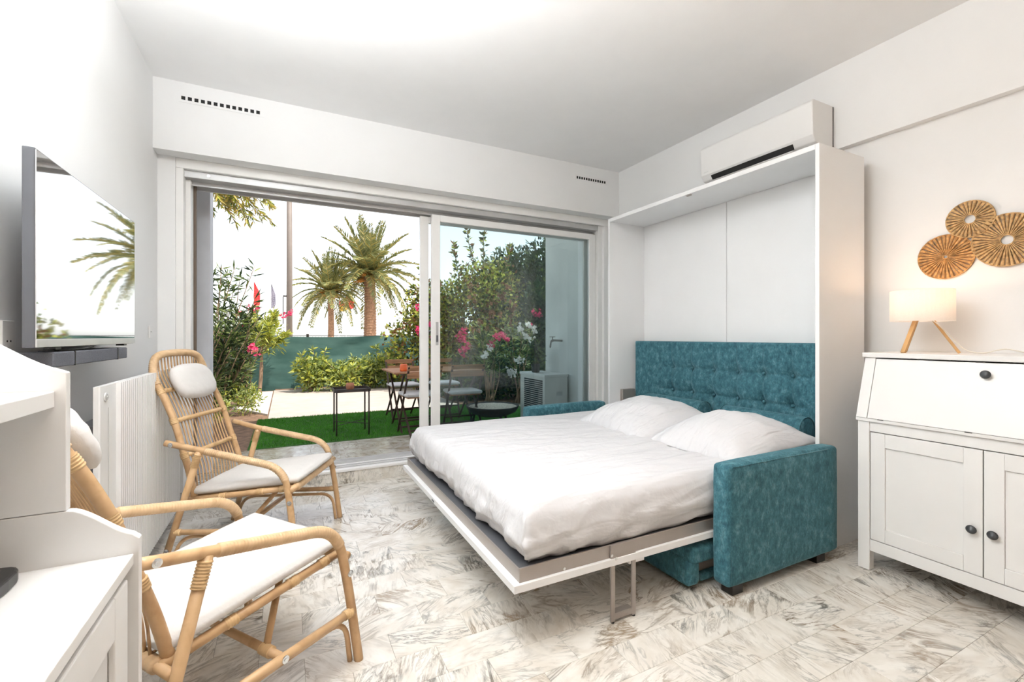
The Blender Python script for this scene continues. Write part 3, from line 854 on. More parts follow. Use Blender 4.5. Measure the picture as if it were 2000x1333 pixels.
pillow(2.36, 2.50, .618, .72, .76, .27, -4, -4, 3.1, 'plump white pillow nearer the window on the bed')
pillow(2.39, 1.835, .616, .72, .66, .26, 2, -4, 8.7, 'plump white pillow nearer the white dresser on the bed')

# ================================================================== AIR CONDITIONER
ac = thing('air_conditioner', (3.02, 2.05, 2.36), 'long white air conditioner above the wall bed', 'air conditioner')
AY0, AY1 = 1.65, 2.49
prof = [(3.138, 2.398), (2.985, 2.398), (2.935, 2.412), (2.908, 2.452), (2.90, 2.655), (2.915, 2.672), (3.138, 2.672)]
MB().prism(prof, AY0, AY1, 'y').build('casing', M['white'], ac, bevel=.006)
MB().prism([(2.936, 2.4085), (2.916, 2.4385), (2.910, 2.4345), (2.930, 2.4045)], AY0 + .13, AY1 - .09, 'y').build('air_slot', M['slot'], ac)
MB().prism([(2.972, 2.396), (2.934, 2.405), (2.932, 2.399), (2.970, 2.390)], AY0 + .14, AY1 - .10, 'y').build('louvre', M['white'], ac, bevel=.001)
box(2.906, 2.912, AY1 - .07, AY1 - .03, 2.468, 2.475).build('display', M['silver'], ac)
box(3.118, 3.126, AY0 - .0015, AY0 + .01, 2.39, 2.665).build('side_gap', M['slot'], ac)
box(3.10, 3.1395, AY0 + .01, AY1 - .01, 2.385, 2.66).build('back_plate', M['white'], ac)
# ================================================================== DRESSER
dr = thing('dresser', (2.93, .81, 0), 'white secretary dresser with drop flap and two panelled doors', 'dresser')
DX, DB, DYA, DYB = 2.663, 3.183, .345, 1.288
W = M['white']
for ya, yb in ((DYB - .052, DYB), (DYA, DYA + .052)):
    box(DX, DX + .045, ya, yb, .004, .765).build('leg', W, dr, bevel=.003)
    box(DB - .045, DB, ya, yb, .004, .765).build('leg', W, dr, bevel=.003)
    box(DX + .0455, DB - .0455, ya + .012, yb - .012, .11, .765).build('side_panel', W, dr, bevel=.002)
ya, yb = DYA + .0525, DYB - .0525
box(DX + .004, DX + .03, ya, yb, .105, .163).build('bottom_rail', W, dr, bevel=.002)
box(DX + .004, DX + .03, ya, yb, .715, .765).build('top_rail', W, dr, bevel=.002)
box(DX + .0305, DB - .05, ya, yb, .12, .14).build('bottom_board', W, dr)
box(DB - .02, DB - .008, ya, yb, .1405, .76).build('back_board', W, dr)
box(DX - .008, DB, DYA - .006, DYB + .006, .766, .782).build('writing_board', W, dr, bevel=.002)
mid = (ya + yb) / 2
def knob(x, y, z, parent, nx=-1, nz_=0.0):
    k = MB().lathe([(0, -.028), (.012, -.027), (.018, -.022), (.018, -.019), (.010, -.015), (.006, -.010), (.007, 0), (0, 0)], (x, y, z), 20, 'x')
    k.build('knob', M['knob'], parent, smooth=True)
for a, b, ky in ((mid + .002, yb - .003, mid + .032), (ya + .003, mid - .002, mid - .034)):
    d = box(DX + .011, DX + .020, a + .062, b - .062, .235, .642).build('door', W, dr)
    box(DX + .003, DX + .021, a, a + .0615, .167, .711).build('stile', W, d, bevel=.0015)
    box(DX + .003, DX + .021, b - .0615, b, .167, .711).build('stile', W, d, bevel=.0015)
    box(DX + .003, DX + .021, a + .062, b - .062, .6425, .711).build('rail', W, d, bevel=.0015)
    box(DX + .003, DX + .021, a + .062, b - .062, .167, .2345).build('rail', W, d, bevel=.0015)
    knob(DX + .003, ky, .365, d)
# sloped upper case
fx0, fz0_, fx1, fz1_ = DX - .012, .7835, 2.742, 1.090
for a, b in ((DYB - .045, DYB + .003), (DYA - .003, DYA + .045)):
    MB().prism([(fx0, fz0_), (fx1, fz1_), (DB, fz1_), (DB, fz0_)], a, b, 'y').build('upper_side', W, dr, bevel=.002)
dxn, dzn = (fx1 - fx0), (fz1_ - fz0_); L_ = math.hypot(dxn, dzn)
fl = MB().prism([(fx0, fz0_), (fx1 - .002, fz1_ - .006), (fx1 + .016, fz1_ - .006), (fx0 + .018, fz0_)], DYA + .0475, DYB - .0475, 'y').build('drop_flap', W, dr, bevel=.002)
knob(fx0 + dxn * .82, .822, fz0_ + dzn * .82, fl)
for y in (1.185, .86, .45): box(DX - .010, DX - .004, y - .012, y + .012, .7795, .786).build('hinge', M['knob'], dr)
box(fx1 - .012, DB, DYA - .012, DYB + .012, 1.0905, 1.115).build('top_board', W, dr, bevel=.003)
box(DB - .014, DB - .002, DYA + .05, DYB - .05, .79, 1.085).build('back_board', W, dr)
# lamp
lp = thing('table_lamp', (2.95, 1.135, 1.115), 'lit table lamp with white drum shade on wooden tripod', 'lamp')
lc = Vector((2.95, 1.135, 0)); sr = .128
ring = []
sh = MB(); sg = 40
for (r, z) in ((sr, 1.278), (sr, 1.438), (sr - .0025, 1.438), (sr - .0025, 1.278)):
    for k in range(sg): a = 2 * math.pi * k / sg; sh.v.append((lc.x + r * math.cos(a), lc.y + r * math.sin(a), z))
for q in range(4):
    for k in range(sg): k2 = (k + 1) % sg; sh.f.append((q * sg + k, q * sg + k2, ((q + 1) % 4) * sg + k2, ((q + 1) % 4) * sg + k)); sh.mi.append(0)
sh.build('shade', M['shade'], lp, smooth=False)
view = math.atan2(CF.y, CF.x)
for i, a in enumerate((R(-69), R(51), R(171))):
    top = lc + Vector((.035 * math.cos(a), .035 * math.sin(a), 1.30)); bot = lc + Vector((.140 * math.cos(a), .140 * math.sin(a), 1.1165))
    MB().bar(bot, top, .020, .012, (math.cos(a), math.sin(a), 0)).build('leg', M['leg_wood'], lp, bevel=.001)
MB().lathe([(0, 1.285), (.04, 1.285), (.04, 1.297), (.018, 1.30), (.018, 1.335), (0, 1.335)], (lc.x, lc.y, 0), 16).build('lamp_holder', W, lp)
MB().lathe([(0, 1.336), (.012, 1.337), (.028, 1.36), (.032, 1.378), (.026, 1.398), (.010, 1.41), (0, 1.411)], (lc.x, lc.y, 0), 16).build('bulb', M['bulb'], lp, smooth=True)
cd_ = smooth([(lc.x, lc.y - .03, 1.292), (2.95, 1.07, 1.262), (2.97, 1.02, 1.19), (2.99, .98, 1.135), (3.0, .92, 1.1195), (3.02, .85, 1.14), (3.05, .78, 1.122), (3.10, .72, 1.1195), (3.165, .66, 1.119), (3.1865, .60, 1.10), (3.1865, .58, .9)], 5)
co = MB().tube(cd_, .0028, 6).build('cord', M['cord'], lp, smooth=True)
box(3.06, 3.085, .70, .755, 1.1155, 1.132).build('cord_switch', M['cord'], co, bevel=.004)
pl_ = bpy.data.lights.new('lamp_glow', 'POINT'); pl_.energy = 1.0; pl_.color = (1, .60, .33); pl_.shadow_soft_size = .03
po = bpy.data.objects.new('lamp_glow', pl_); po.location = (lc.x, lc.y, 1.425); col.objects.link(po); 

# ================================================================== WALL DISCS
def disc(y, z, r, hole, mtl, label, n, x=XR, rings=0, seed=0):
    t = thing('woven_disc', (x, y, z), label, 'wall decor', 'woven wall discs')
    rnd = random.Random(seed)
    for k in range(n):
        a0 = 2 * math.pi * (k + .05) / n; a1 = 2 * math.pi * (k + .95) / n; h = .006 + .007 * rnd.random(); am = (a0 + a1) / 2
        segs = [(hole, r)] if not rings else [(hole, hole + (r - hole) * .42 + .006 * rnd.random()), (hole + (r - hole) * .44, r)]
        mb = MB()
        for si, (ra_, rb_) in enumerate(segs):
            rb2 = rb_ * (1 + .02 * rnd.random()) if si == len(segs) - 1 else rb_
            v = []
            for rr in (ra_, rb2):
                wdt = (a1 - a0) * .5 * rr
                tx, ty = -math.sin(am), math.cos(am); cx, cy = rr * math.cos(am), rr * math.sin(am)
                hh = h if rr > hole * 1.5 else h * .9
                for s_, d_ in ((-1, .002), (-.6, hh), (.6, hh), (1, .002)):
                    v.append((x - .003 - d_, y + cx + tx * s_ * wdt, z + cy + ty * s_ * wdt))
            mb.add(v, [(0, 1, 5, 4), (1, 2, 6, 5), (2, 3, 7, 6), (3, 0, 4, 7), (0, 3, 2, 1), (4, 5, 6, 7)])
        mb.build('strand', mtl, t)
    for rr, q in ((r * 1.0, .0035), (hole, .003)):
        ring = [(x - .010, y + rr * math.cos(2 * math.pi * k / 40), z + rr * math.sin(2 * math.pi * k / 40)) for k in range(41)]
        MB().tube(ring, q, 6, caps=False).build('rim', mtl, t, smooth=True)
    b = MB(); b.lathe([(r * .9, 0), (r * .9, .002), (hole * 1.1, .002), (hole * 1.1, 0), (r * .9, 0)], (x - .004, y, z), 24, 'x')
disc(1.121, 1.630, .117, .010, M['seagrass'], 'honey brown woven disc with tiny hole, lowest and leftmost on the wall', 36, rings=1, seed=1)
disc(1.023, 1.810, .094, .024, M['seagrass2'], 'smallest woven disc with a round hole, highest on the wall', 30, seed=2, x=XR - .004)
disc(.888, 1.677, .129, .025, M['seagrass2'], 'largest pale woven disc at the right edge of the wall group', 42, seed=3, x=XR - .002)

# ================================================================== RATTAN CHAIRS
def make_chair(label, group):
    c = thing('rattan_armchair', (0, 0, 0), label, 'armchair', group)
    RT, WR, BD = M['rattan'], M['wrap'], M['bind']
    def ringset(parent, a, b, r, n=5):
        a, b = Vector(a), Vector(b); q = []
        wrapped(MB(), [a, b], r)
        MBb = MB(); wrapped(MBb, [a, b], r, .0028, 10); MBb.build('binding', BD, parent, smooth=True)
    for s in (1, -1):
        # arm flowing into the front leg
        path = rounded([(-.675, .304 * s, .648), (-.514, .290 * s, .606), (-.075, .300 * s, .510), (-.035, .312 * s, .30), (0, .331 * s, .0)], .13, 8)
        path = resample(path, .02)
        arm = MB().tube(path, .0165, 12).build('arm', RT, c, smooth=True)
        w0 = [p for p in path if -.50 < p.x < -.05 and p.z > .44]
        wr = MB(); wrapped(wr, w0, .0180, .0034, 12); wr.build('wrapping', WR, arm, smooth=True)
        # rear leg
        leg = MB().tube([(-.510, .294 * s, .600), (-.683, .319 * s, 0)], .0165, 12).build('leg', RT, c, smooth=True)
        ringset(leg, (-.514, .2945 * s, .588), (-.535, .2975 * s, .520), .0178)
        # side stretcher and bent brace under it
        sy = .322 * s
        st = MB().tube([(-.020, .325 * s, .192), (-.630, .311 * s, .188)], .0145, 10).build('stretcher', RT, c, smooth=True)
        ringset(st, (-.028, .325 * s, .192), (-.062, .324 * s, .192), .0158)
        ringset(st, (-.59, .312 * s, .188), (-.62, .3115 * s, .188), .0158)
        br = rounded([(-.020, .307 * s, 0), (-.040, .304 * s, .166), (-.600, .292 * s, .160), (-.655, .300 * s, 0)], .075, 7)
        MB().tube(resample(br, .02), .0095, 8).build('brace', RT, c, smooth=True)
        # bolts
        for p in ((-.640, .3205 * s, .640), (-.036, .3285 * s, .335), (-.30, .3330 * s, .190), (-.652, .331 * s, .098)):
            MB().lathe([(0, -.002), (.012, -.002), (.012, .001), (.006, .002), (.006, .005), (0, .005)] if s > 0 else [(0, .002), (.012, .002), (.012, -.001), (.006, -.002), (.006, -.005), (0, -.005)], p, 14, 'y').build('bolt', M['chrome'], c)
        # seat side rail
        rail = MB().tube([(-.035, .262 * s, .395), (-.60, .240 * s, .330)], .0150, 10).build('seat_rail', RT, c, smooth=True)
        for x in (-.08, -.20, -.40):
            t = (x + .035) / (-.565); z = .395 - .065 * t; y = .262 - .022 * t
            ringset(rail, (x, y * s, z), (x - .035, (y - .002) * s, z - .004), .0162)
    # front and rear seat bars
    fb = MB().tube([(-.035, -.312, .395), (-.035, .312, .395)], .015, 10).build('seat_bar', RT, c, smooth=True)
    wr = MB(); wrapped(wr, [(-.035, -.250, .395), (-.035, .250, .395)], .020, .008, 10); wr.build('wrapping', WR, fb, smooth=True)
    rb_ = MB().tube([(-.60, -.30, .330), (-.60, .30, .330)], .014, 10).build('seat_bar', RT, c, smooth=True)
    wr = MB(); wrapped(wr, [(-.60, -.235, .330), (-.60, .235, .330)], .019, .008, 10); wr.build('wrapping', WR, rb_, smooth=True)
    # seat canes
    for i in range(15):
        y = -.215 + .43 * i / 14
        MB().tube([(-.035, y * 1.04, .404), (-.60, y * .98, .341)], .0045, 6).build('cane', RT, c, smooth=True)
    # cross bar with diagonals
    cb = MB().tube([(-.30, -.312, .190), (-.30, .312, .190)], .0135, 10).build('cross_bar', RT, c, smooth=True)
    for s in (1, -1):
        MB().tube([(-.30, .235 * s, .190), (-.16, .12 * s, .372)], .0115, 10).build('diagonal', RT, c, smooth=True)
        ringset(cb, (-.30, .215 * s, .190), (-.30, .262 * s, .190), .017)
    # back
    half = [(-.575, .232, .345), (-.605, .226, .470), (-.650, .221, .615), (-.690, .219, .745), (-.742, .2165, .865), (-.790, .2145, .955), (-.808, .207, 1.015), (-.819, .182, 1.070), (-.824, .135, 1.096), (-.826, .06, 1.104), (-.826, 0, 1.105)]
    full = half + [(x, -y, z) for x, y, z in half[-2::-1]]
    fp = smooth(full, 5)
    fr = MB().tube(fp, .0165, 12).build('back_frame', RT, c, smooth=True)
    wr = MB(); wrapped(wr, [p for p in fp if p.z > .93], .0188, .0036, 12); wr.build('wrapping', WR, fr, smooth=True)
    def at_h(z):
        for i in range(len(half) - 1):
            if half[i][2] <= z <= half[i + 1][2]:
                t = (z - half[i][2]) / (half[i + 1][2] - half[i][2]); return [half[i][k] + (half[i + 1][k] - half[i][k]) * t for k in range(3)]
    for z in (.560, .745, .905):
        p = at_h(z)
        b = MB().tube([(p[0], -p[1], p[2]), (p[0], p[1], p[2])], .0085, 8).build('back_bar', RT, c, smooth=True)
        wr = MB(); wrapped(wr, [(p[0], -p[1] + .03, p[2]), (p[0], p[1] - .03, p[2])], .0125, .0085, 8); wr.build('wrapping', BD, b, smooth=True)
        for s in (1, -1):
            q0, q1 = at_h(z - .016), at_h(z + .016); ringset(fr, (q0[0], q0[1] * s, q0[2]), (q1[0], q1[1] * s, q1[2]), .0182)
    for i in range(15):
        y = -.175 + .35 * i / 14
        zt = 1.102 - .6 * max(0, abs(y) - .11) ** 1.6
        pts = [(-.600, y * 1.12, .345), (-.612, y * 1.10, .470), (-.660, y * 1.06, .615), (-.699, y * 1.03, .745), (-.752, y, .865), (-.798, y, .955), (-.818, y, 1.015), (-.826, y, zt)]
        MB().tube(smooth(pts, 3), .0042, 6).build('cane', RT, c, smooth=True)
    return c
ch = make_chair('rattan armchair farther from the desk, in front of the open window', 'rattan armchairs')
ch2 = copy_tree(ch); ch2['label'] = 'rattan armchair nearest the white desk, cut off by its side'
POSE = [(.183, 2.882, -24.4), (.048, 2.018, 35.8)]
def seat_cushion(label):
    t = thing('seat_cushion', (0, 0, 0), label, 'cushion', 'cream seat cushions')
    mb = soft_box(-.575, .0, -.255, .255, .0, .038, .018, .008, 12, 5, .004, 9)
    # lie along the sloping seat
    a = math.atan2(.063, .565)
    mb.v = [(x * math.cos(a) - 0 - .02, y * (1 + .05 * (x / .575)), .415 + x * math.sin(a) + z) for x, y, z in mb.v]
    mb.build('cover', M['cushion'], t, smooth=True); return t
def head_cushion(label):
    t = thing('head_cushion', (0, 0, 0), label, 'cushion', 'cream head cushions')
    mb = MB(); n = 26; ix = {}
    for s in (1, -1):
        for j in range(n + 1):
            for i in range(n + 1):
                u, v = -1 + 2 * i / n, -1 + 2 * j / n
                # squircle mapping
                U = u * math.sqrt(1 - .36 * v * v); V = v * math.sqrt(1 - .36 * u * u)
                e = max(0, (1 - u ** 4) * (1 - v ** 4)) ** .5
                if s < 0 and e == 0: ix[s, i, j] = ix[1, i, j]; continue
                dpt = s * .040 * e + .0035 * nz((u * 4, v * 4, s), 1) * e
                zz = .943 + V * .098; xx = -.742 - (zz - .865) * .48 + .052 + dpt * .9
                mb.v.append((xx, U * .168, zz + dpt * .45)); ix[s, i, j] = len(mb.v) - 1
        for j in range(n):
            for i in range(n):
                q = (ix[s, i, j], ix[s, i + 1, j], ix[s, i + 1, j + 1], ix[s, i, j + 1]); mb.f.append(q if s > 0 else q[::-1]); mb.mi.append(0)
    mb.build('cover', M['cushion'], t, smooth=True); return t
sc = seat_cushion('cream seat cushion on the rattan armchair in front of the window')
hc = head_cushion('cream head cushion on the rattan armchair in front of the window')
sc2 = copy_tree(sc); sc2['label'] = 'cream seat cushion on the rattan armchair nearest the desk'
hc2 = copy_tree(hc); hc2['label'] = 'cream head cushion half hidden behind the white desk hutch'
for objs, (x, y, a) in (((ch, sc, hc), POSE[0]), ((ch2, sc2, hc2), POSE[1])):
    for o in objs: o.location = (x, y, 0); o.rotation_euler = (0, 0, R(a))
# ================================================================== OUTSIDE
G = .08
struct('ground', box(-40, 60, 4.43, 90, -.3, G - .03), M['sand'])
pav = struct('paving', box(-.9, 3.36, 4.272, 5.11, -.2, G - .009), M['concrete'])
tiles(pav, -.69, 3.1, 4.273, 5.105, G, M['marble_out'], 4.273, 120)
struct('patio', box(-.22, 2.55, 6.93, 10.55, -.2, G), M['patio'], bevel=.004)
struct('garden_bed', box(-5, -.225, 4.43, 10.62, -.2, G - .012), M['soil'])
struct('gravel_strip', MB().prism([(-.75, 8.2), (-.235, 7.3), (-.235, 10.3), (-.55, 10.3)], G - .0115, G + .012, 'z'), M['gravel'])
struct('planting_bed', box(2.56, 7.0, 6.93, 10.555, -.2, G + .012), M['soil'])
sb_ = struct('soil_strip', box(-.2, 7, 10.56, 10.9, -.2, G + .01), M['soil'])
# artificial lawn
lawn = MB(); rl = random.Random(3)
for _ in range(42000):
    x, y = rl.uniform(-.33, 3.2), rl.uniform(5.125, 6.915)
    a = rl.uniform(0, 6.283); h = rl.uniform(.014, .030); w = .0028
    dx, dy = math.cos(a) * w, math.sin(a) * w; lx, ly = rl.uniform(-.012, .012), rl.uniform(-.012, .012)
    lawn.v += [(x - dx, y - dy, G), (x + dx, y + dy, G), (x + lx, y + ly, G + h)]
    n_ = len(lawn.v); lawn.f.append((n_ - 3, n_ - 2, n_ - 1)); lawn.mi.append(0)
lb = struct('lawn_base', box(-.34, 3.35, 5.112, 6.925, -.2, G + .002), M['turf_base'])
lo_ = lawn.build('lawn', M['grass_blade'], fix=False)
tag(lo_, 'short green artificial grass behind the marble paving', 'grass', kind='stuff')

# concrete pier and side wall
struct('wall_pier', box(-2.5, -.558, 4.43, 4.60, -.1, 3.2), mat('smooth_grey_render', (.66, .67, .71), .6, var=.05))
sw = struct('wall_side', box(3.11, 3.30, 4.43, 5.19, -.1, 4.2), M['concrete'])

# fence with privacy net
fe = thing('garden_fence', (1, 10.72, .05), 'low garden fence covered with wrinkled green privacy net', 'fence')
nb = MB(); nxn, nzn = 220, 14; fx_0, fx_1 = -5.0, 8.0; fz_0, fz_1 = .06, 1.215
for j in range(nzn + 1):
    for i in range(nxn + 1):
        x = fx_0 + (fx_1 - fx_0) * i / nxn; z = fz_0 + (fz_1 - fz_0) * j / nzn
        d = .05 * nz((x * 1.1, z * 5 + .5 * math.sin(x * 2), 2), 1) + .014 * nz((x * 3, z * 9, 5), 1)
        zt = z - (.03 * (.5 + .5 * math.sin(x * 2.1)) * max(0, j / nzn - .85) / .15)
        nb.v.append((x, 10.68 + d, zt))
for j in range(nzn):
    for i in range(nxn): a = j * (nxn + 1) + i; nb.f.append((a, a + 1, a + nxn + 2, a + nxn + 1)); nb.mi.append(0)
nb.build('net', M['net'], fe, smooth=True, fix=False)
for x in (-4.2, -1.9, .42, 2.75, 5.1, 7.4): box(x - .025, x + .025, 10.73, 10.78, .05, 1.25).build('post', M['table_metal'], fe)
for z in (.15, .62, 1.05, 1.215): box(fx_0, fx_1, 10.722, 10.728, z - .005, z + .005).build('wire', M['table_metal'], fe)
vw = MB()
for i in range(220): x = fx_0 + .06 * i; vw.box(x - .002, x + .002, 10.716, 10.7215, .1, 1.2)
vw.build('vertical_wires', M['table_metal'], fe)['kind'] = 'stuff'

# ------------------------------------------------------------------ foliage
def leaves(mb, blobs, n, ln, wd, nm_, rnd, up=.3, shell=.55, mats_w=None, droop=0.0):
    tot = sum(b[1][0] * b[1][1] * b[1][2] for b in blobs) or 1
    for (c, r) in blobs:
        k = int(n * r[0] * r[1] * r[2] / tot)
        for _ in range(k):
            while True:
                d = Vector((rnd.uniform(-1, 1), rnd.uniform(-1, 1), rnd.uniform(-1, 1)))
                if .05 < d.length < 1: break
            q = d.normalized() * (shell + (1 - shell) * rnd.random())
            # lumpy outline
            lump = 1 + .28 * nz((c[0] + d.x * 1.6, c[1] + d.y * 1.6, c[2] + d.z * 1.6), 1.3)
            p = Vector((c[0] + q.x * r[0] * lump, c[1] + q.y * r[1] * lump, c[2] + q.z * r[2] * lump))
            o = Vector((rnd.gauss(0, 1), rnd.gauss(0, 1), rnd.gauss(0, 1) + up)) + q * 1.0
            o.z -= droop; o.normalize(); leaf_at(mb, p, o, ln * rnd.uniform(.65, 1.25), wd * rnd.uniform(.8, 1.2), rnd, pick(mats_w, rnd))
def pick(w, rnd):
    if not w: return 0
    t = rnd.random() * sum(w)
    for i, x in enumerate(w):
        t -= x
        if t <= 0: return i
    return len(w) - 1
def leaf_at(mb, p, o, l, w, rnd, mi=0):
    s = o.cross(Vector((rnd.gauss(0, 1), rnd.gauss(0, 1), rnd.gauss(0, 1))))
    if s.length < 1e-3: s = o.orthogonal()
    s.normalize(); n = o.cross(s)
    a = p; b = p + o * l * .45 + s * w * .5 + n * w * .15; c = p + o * l; d = p + o * l * .45 - s * w * .5 + n * w * .15
    k = len(mb.v); mb.v += [tuple(a), tuple(b), tuple(c), tuple(d)]; mb.f += [(k, k + 1, k + 2), (k, k + 2, k + 3)]; mb.mi += [mi, mi]
def stem_leaves(mb, path, n, ln, wd, rnd, mats_w, spread=.9, t0=.15, droop=.1):
    for i in range(n):
        t = t0 + (1 - t0) * rnd.random(); f = t * (len(path) - 1); k = min(int(f), len(path) - 2)
        p = path[k].lerp(path[k + 1], f - k); d = (path[k + 1] - path[k]).normalized()
        o = d * .7 + Vector((rnd.gauss(0, 1), rnd.gauss(0, 1), rnd.gauss(0, .5) - droop)) * spread
        o.normalize(); leaf_at(mb, p, o, ln * rnd.uniform(.7, 1.2), wd, rnd, pick(mats_w, rnd))
def flowers(parent, spots, m, rnd, rad=.05, petals=14, size=.035, name='flower_cluster'):
    for p in spots:
        mb = MB()
        for _ in range(petals):
            c = Vector(p) + Vector((rnd.gauss(0, 1), rnd.gauss(0, 1), rnd.gauss(0, 1))) * rad * .55
            for k in range(5):
                a = 2 * math.pi * k / 5 + rnd.random(); o = Vector((math.cos(a), math.sin(a) * .6 - .5, math.sin(a))).normalized()
                leaf_at(mb, c, o, size * rnd.uniform(.7, 1.1), size * .8, rnd)
        mb.build(name, m, parent, fix=False)
def stems(parent, base, tips, r, m, rnd, bend=.1):
    out = []
    for t in tips:
        b = Vector(base) + Vector((rnd.uniform(-1, 1), rnd.uniform(-1, 1), 0)) * .08
        mid = b.lerp(Vector(t), .5) + Vector((rnd.uniform(-1, 1), rnd.uniform(-1, 1), .3)) * bend
        pth = smooth([b, mid, Vector(t)], 6); out.append(pth)
        MB().tube(pth, [r * (1 - .7 * i / (len(pth) - 1)) for i in range(len(pth))], 6).build('stem', m, parent, smooth=True)
    return out
LD, LM_, LY, LL, LP, LO, LR, LG = (M[k] for k in ('leaf_dark', 'leaf_mid', 'leaf_yellow', 'leaf_light', 'leaf_deep', 'leaf_olive', 'leaf_rust', 'leaf_gold'))

def oleander(base, h, spread, nst, nl, mats, w, label, fl=(), flm=None, seed=1, ln=.17, wd=.028, low=.1, group=None, cat='oleander', t0=.15):
    rnd = random.Random(seed)
    t = thing('oleander_bush', base, label, cat, group)
    tips = []
    for i in range(nst):
        a = rnd.uniform(0, 6.283); rr = spread * math.sqrt(rnd.random()); hh = h * (1 - .45 * rr / max(spread, .01) * rnd.random() - .12 * rnd.random())
        tips.append((base[0] + rr * math.cos(a), base[1] + rr * math.sin(a), base[2] + hh))
    ps = stems(t, base, tips, .012, M['bark'], rnd)
    mb = MB()
    for p in ps: stem_leaves(mb, p, nl, ln, wd, rnd, w, t0=t0)
    mb.build('foliage', mats, t, fix=False)
    if fl: flowers(t, fl, flm, rnd)
    return t, tips
# tall dark oleanders on the left
oleander((-.86, 7.55, G), 2.20, .52, 22, 72, [LD, LM_, LL], (6, 3, 1), 'tall dark leafed oleander beside the grey pier', [(-.42, 7.35, 1.05), (-.93, 7.2, 1.0)], M['pink'], 11, .19, .026)
oleander((-1.0, 6.6, G), 1.45, .50, 20, 66, [LD, LM_, LL], (6, 3, 1), 'dense lower oleander in front of the tall dark one', [], None, 12, .17, .024)
oleander((-.62, 8.35, G), 1.15, .32, 14, 44, [LD, LM_, LL], (5, 3, 2), 'slender oleander standing before the left end of the fence', [(-.45, 8.2, .95)], M['pink'], 13, .15, .024)
# low fluffy plants in the bed
for i, (x, y, h, s, lab) in enumerate(((-.52, 7.55, .42, .24, 'pale fluffy bedding plant beside the patio edge, nearest the lawn'), (-.62, 8.6, .36, .22, 'pale fluffy bedding plant at the foot of the small flowering tree'), (-.85, 7.0, .40, .26, 'low pale green bedding plant at the foot of the dark oleanders'))):
    rnd = random.Random(30 + i); t = thing('bedding_plant', (x, y, G), lab, 'plant', 'low plants in the bed')
    mb = MB(); leaves(mb, [((x, y, G + h * .5), (s, s, h * .55))], 620, .06, .022, 0, rnd, mats_w=(4, 3, 2), shell=.3); mb.build('foliage', [LL, LY, LM_], t, fix=False)
# little flowering standard tree
rnd = random.Random(5)
tb = (-.47, 10.25, G)
t = thing('flowering_tree', tb, 'small yellow green standard tree with pink blossoms before the fence', 'tree')
MB().tube(smooth([tb, (-.44, 10.25, .5), (-.43, 10.25, .95), (-.40, 10.25, 1.25)]), [.034] * 8 + [.028] * 8 + [.02] * 3, 8).build('trunk', M['bark'], t, smooth=True)
ps = stems(t, (-.43, 10.25, .90), [(-.43 + .44 * math.cos(a) * r_, 10.25 + .4 * math.sin(a) * r_, z) for a, r_, z in ((0, 1, 1.25), (1, .7, 1.55), (2, .8, 1.45), (3.1, 1, 1.3), (4, .8, 1.5), (5, .9, 1.4), (2.6, .3, 1.72), (.4, .5, 1.7), (5.6, .7, 1.62))], .012, M['bark'], rnd)
mb = MB()
for p in ps: stem_leaves(mb, p, 150, .15, .030, rnd, (9, 3, 1), t0=.25)
leaves(mb, [((-.43, 10.25, 1.24), (.44, .42, .38))], 700, .14, .028, 0, rnd, mats_w=(9, 3, 1), shell=.4)
mb.build('foliage', [LY, LL, LM_], t, fix=False)
flowers(t, [(-.80, 10.15, 1.66), (-.62, 10.2, 1.76), (-.55, 10.15, 1.72), (-.03, 10.1, 1.62), (.06, 10.15, 1.66), (-.78, 10.1, 1.40)], M['pink'], rnd, .055, 12, .035)
# shrubs along the fence
for i, (x, y, hx_, h, lab, ms, w) in enumerate(((.48, 10.05, .34, .86, 'light green shrub at the fence, nearest the flowering tree', [LY, LL, LM_], (4, 4, 3)),
        (1.05, 9.95, .46, .66, 'wide light green shrub before the fence, left of the side table cup', [LL, LY, LM_], (5, 4, 3)),
        (1.62, 10.15, .40, .84, 'leafy green shrub at the fence behind the side table', [LM_, LL, LY], (4, 4, 2)),
        (2.1, 10.1, .40, .90, 'pale green shrub beside the pink flowering bougainvillea', [LL, LM_, LY], (5, 3, 3)))):
    rnd = random.Random(50 + i); t = thing('shrub', (x, y, G), lab, 'shrub', 'shrubs along the fence')
    tips = [(x + hx_ * math.cos(a) * .9, y + .3 * math.sin(a), G + h * rnd.uniform(.5, 1)) for a in [rnd.uniform(0, 6.28) for _ in range(9)]]
    ps = stems(t, (x, y, G), tips, .010, M['bark'], rnd); mb = MB()
    for p in ps: stem_leaves(mb, p, 60, .13, .040, rnd, w)
    leaves(mb, [((x, y, G + h * .42), (hx_, .34, h * .45))], 900, .12, .040, 0, rnd, mats_w=w, shell=.35)
    mb.build('foliage', ms, t, fix=False)
flowers(t, [(2.12, 9.75, .42)], M['magenta'], rnd, .05, 10)
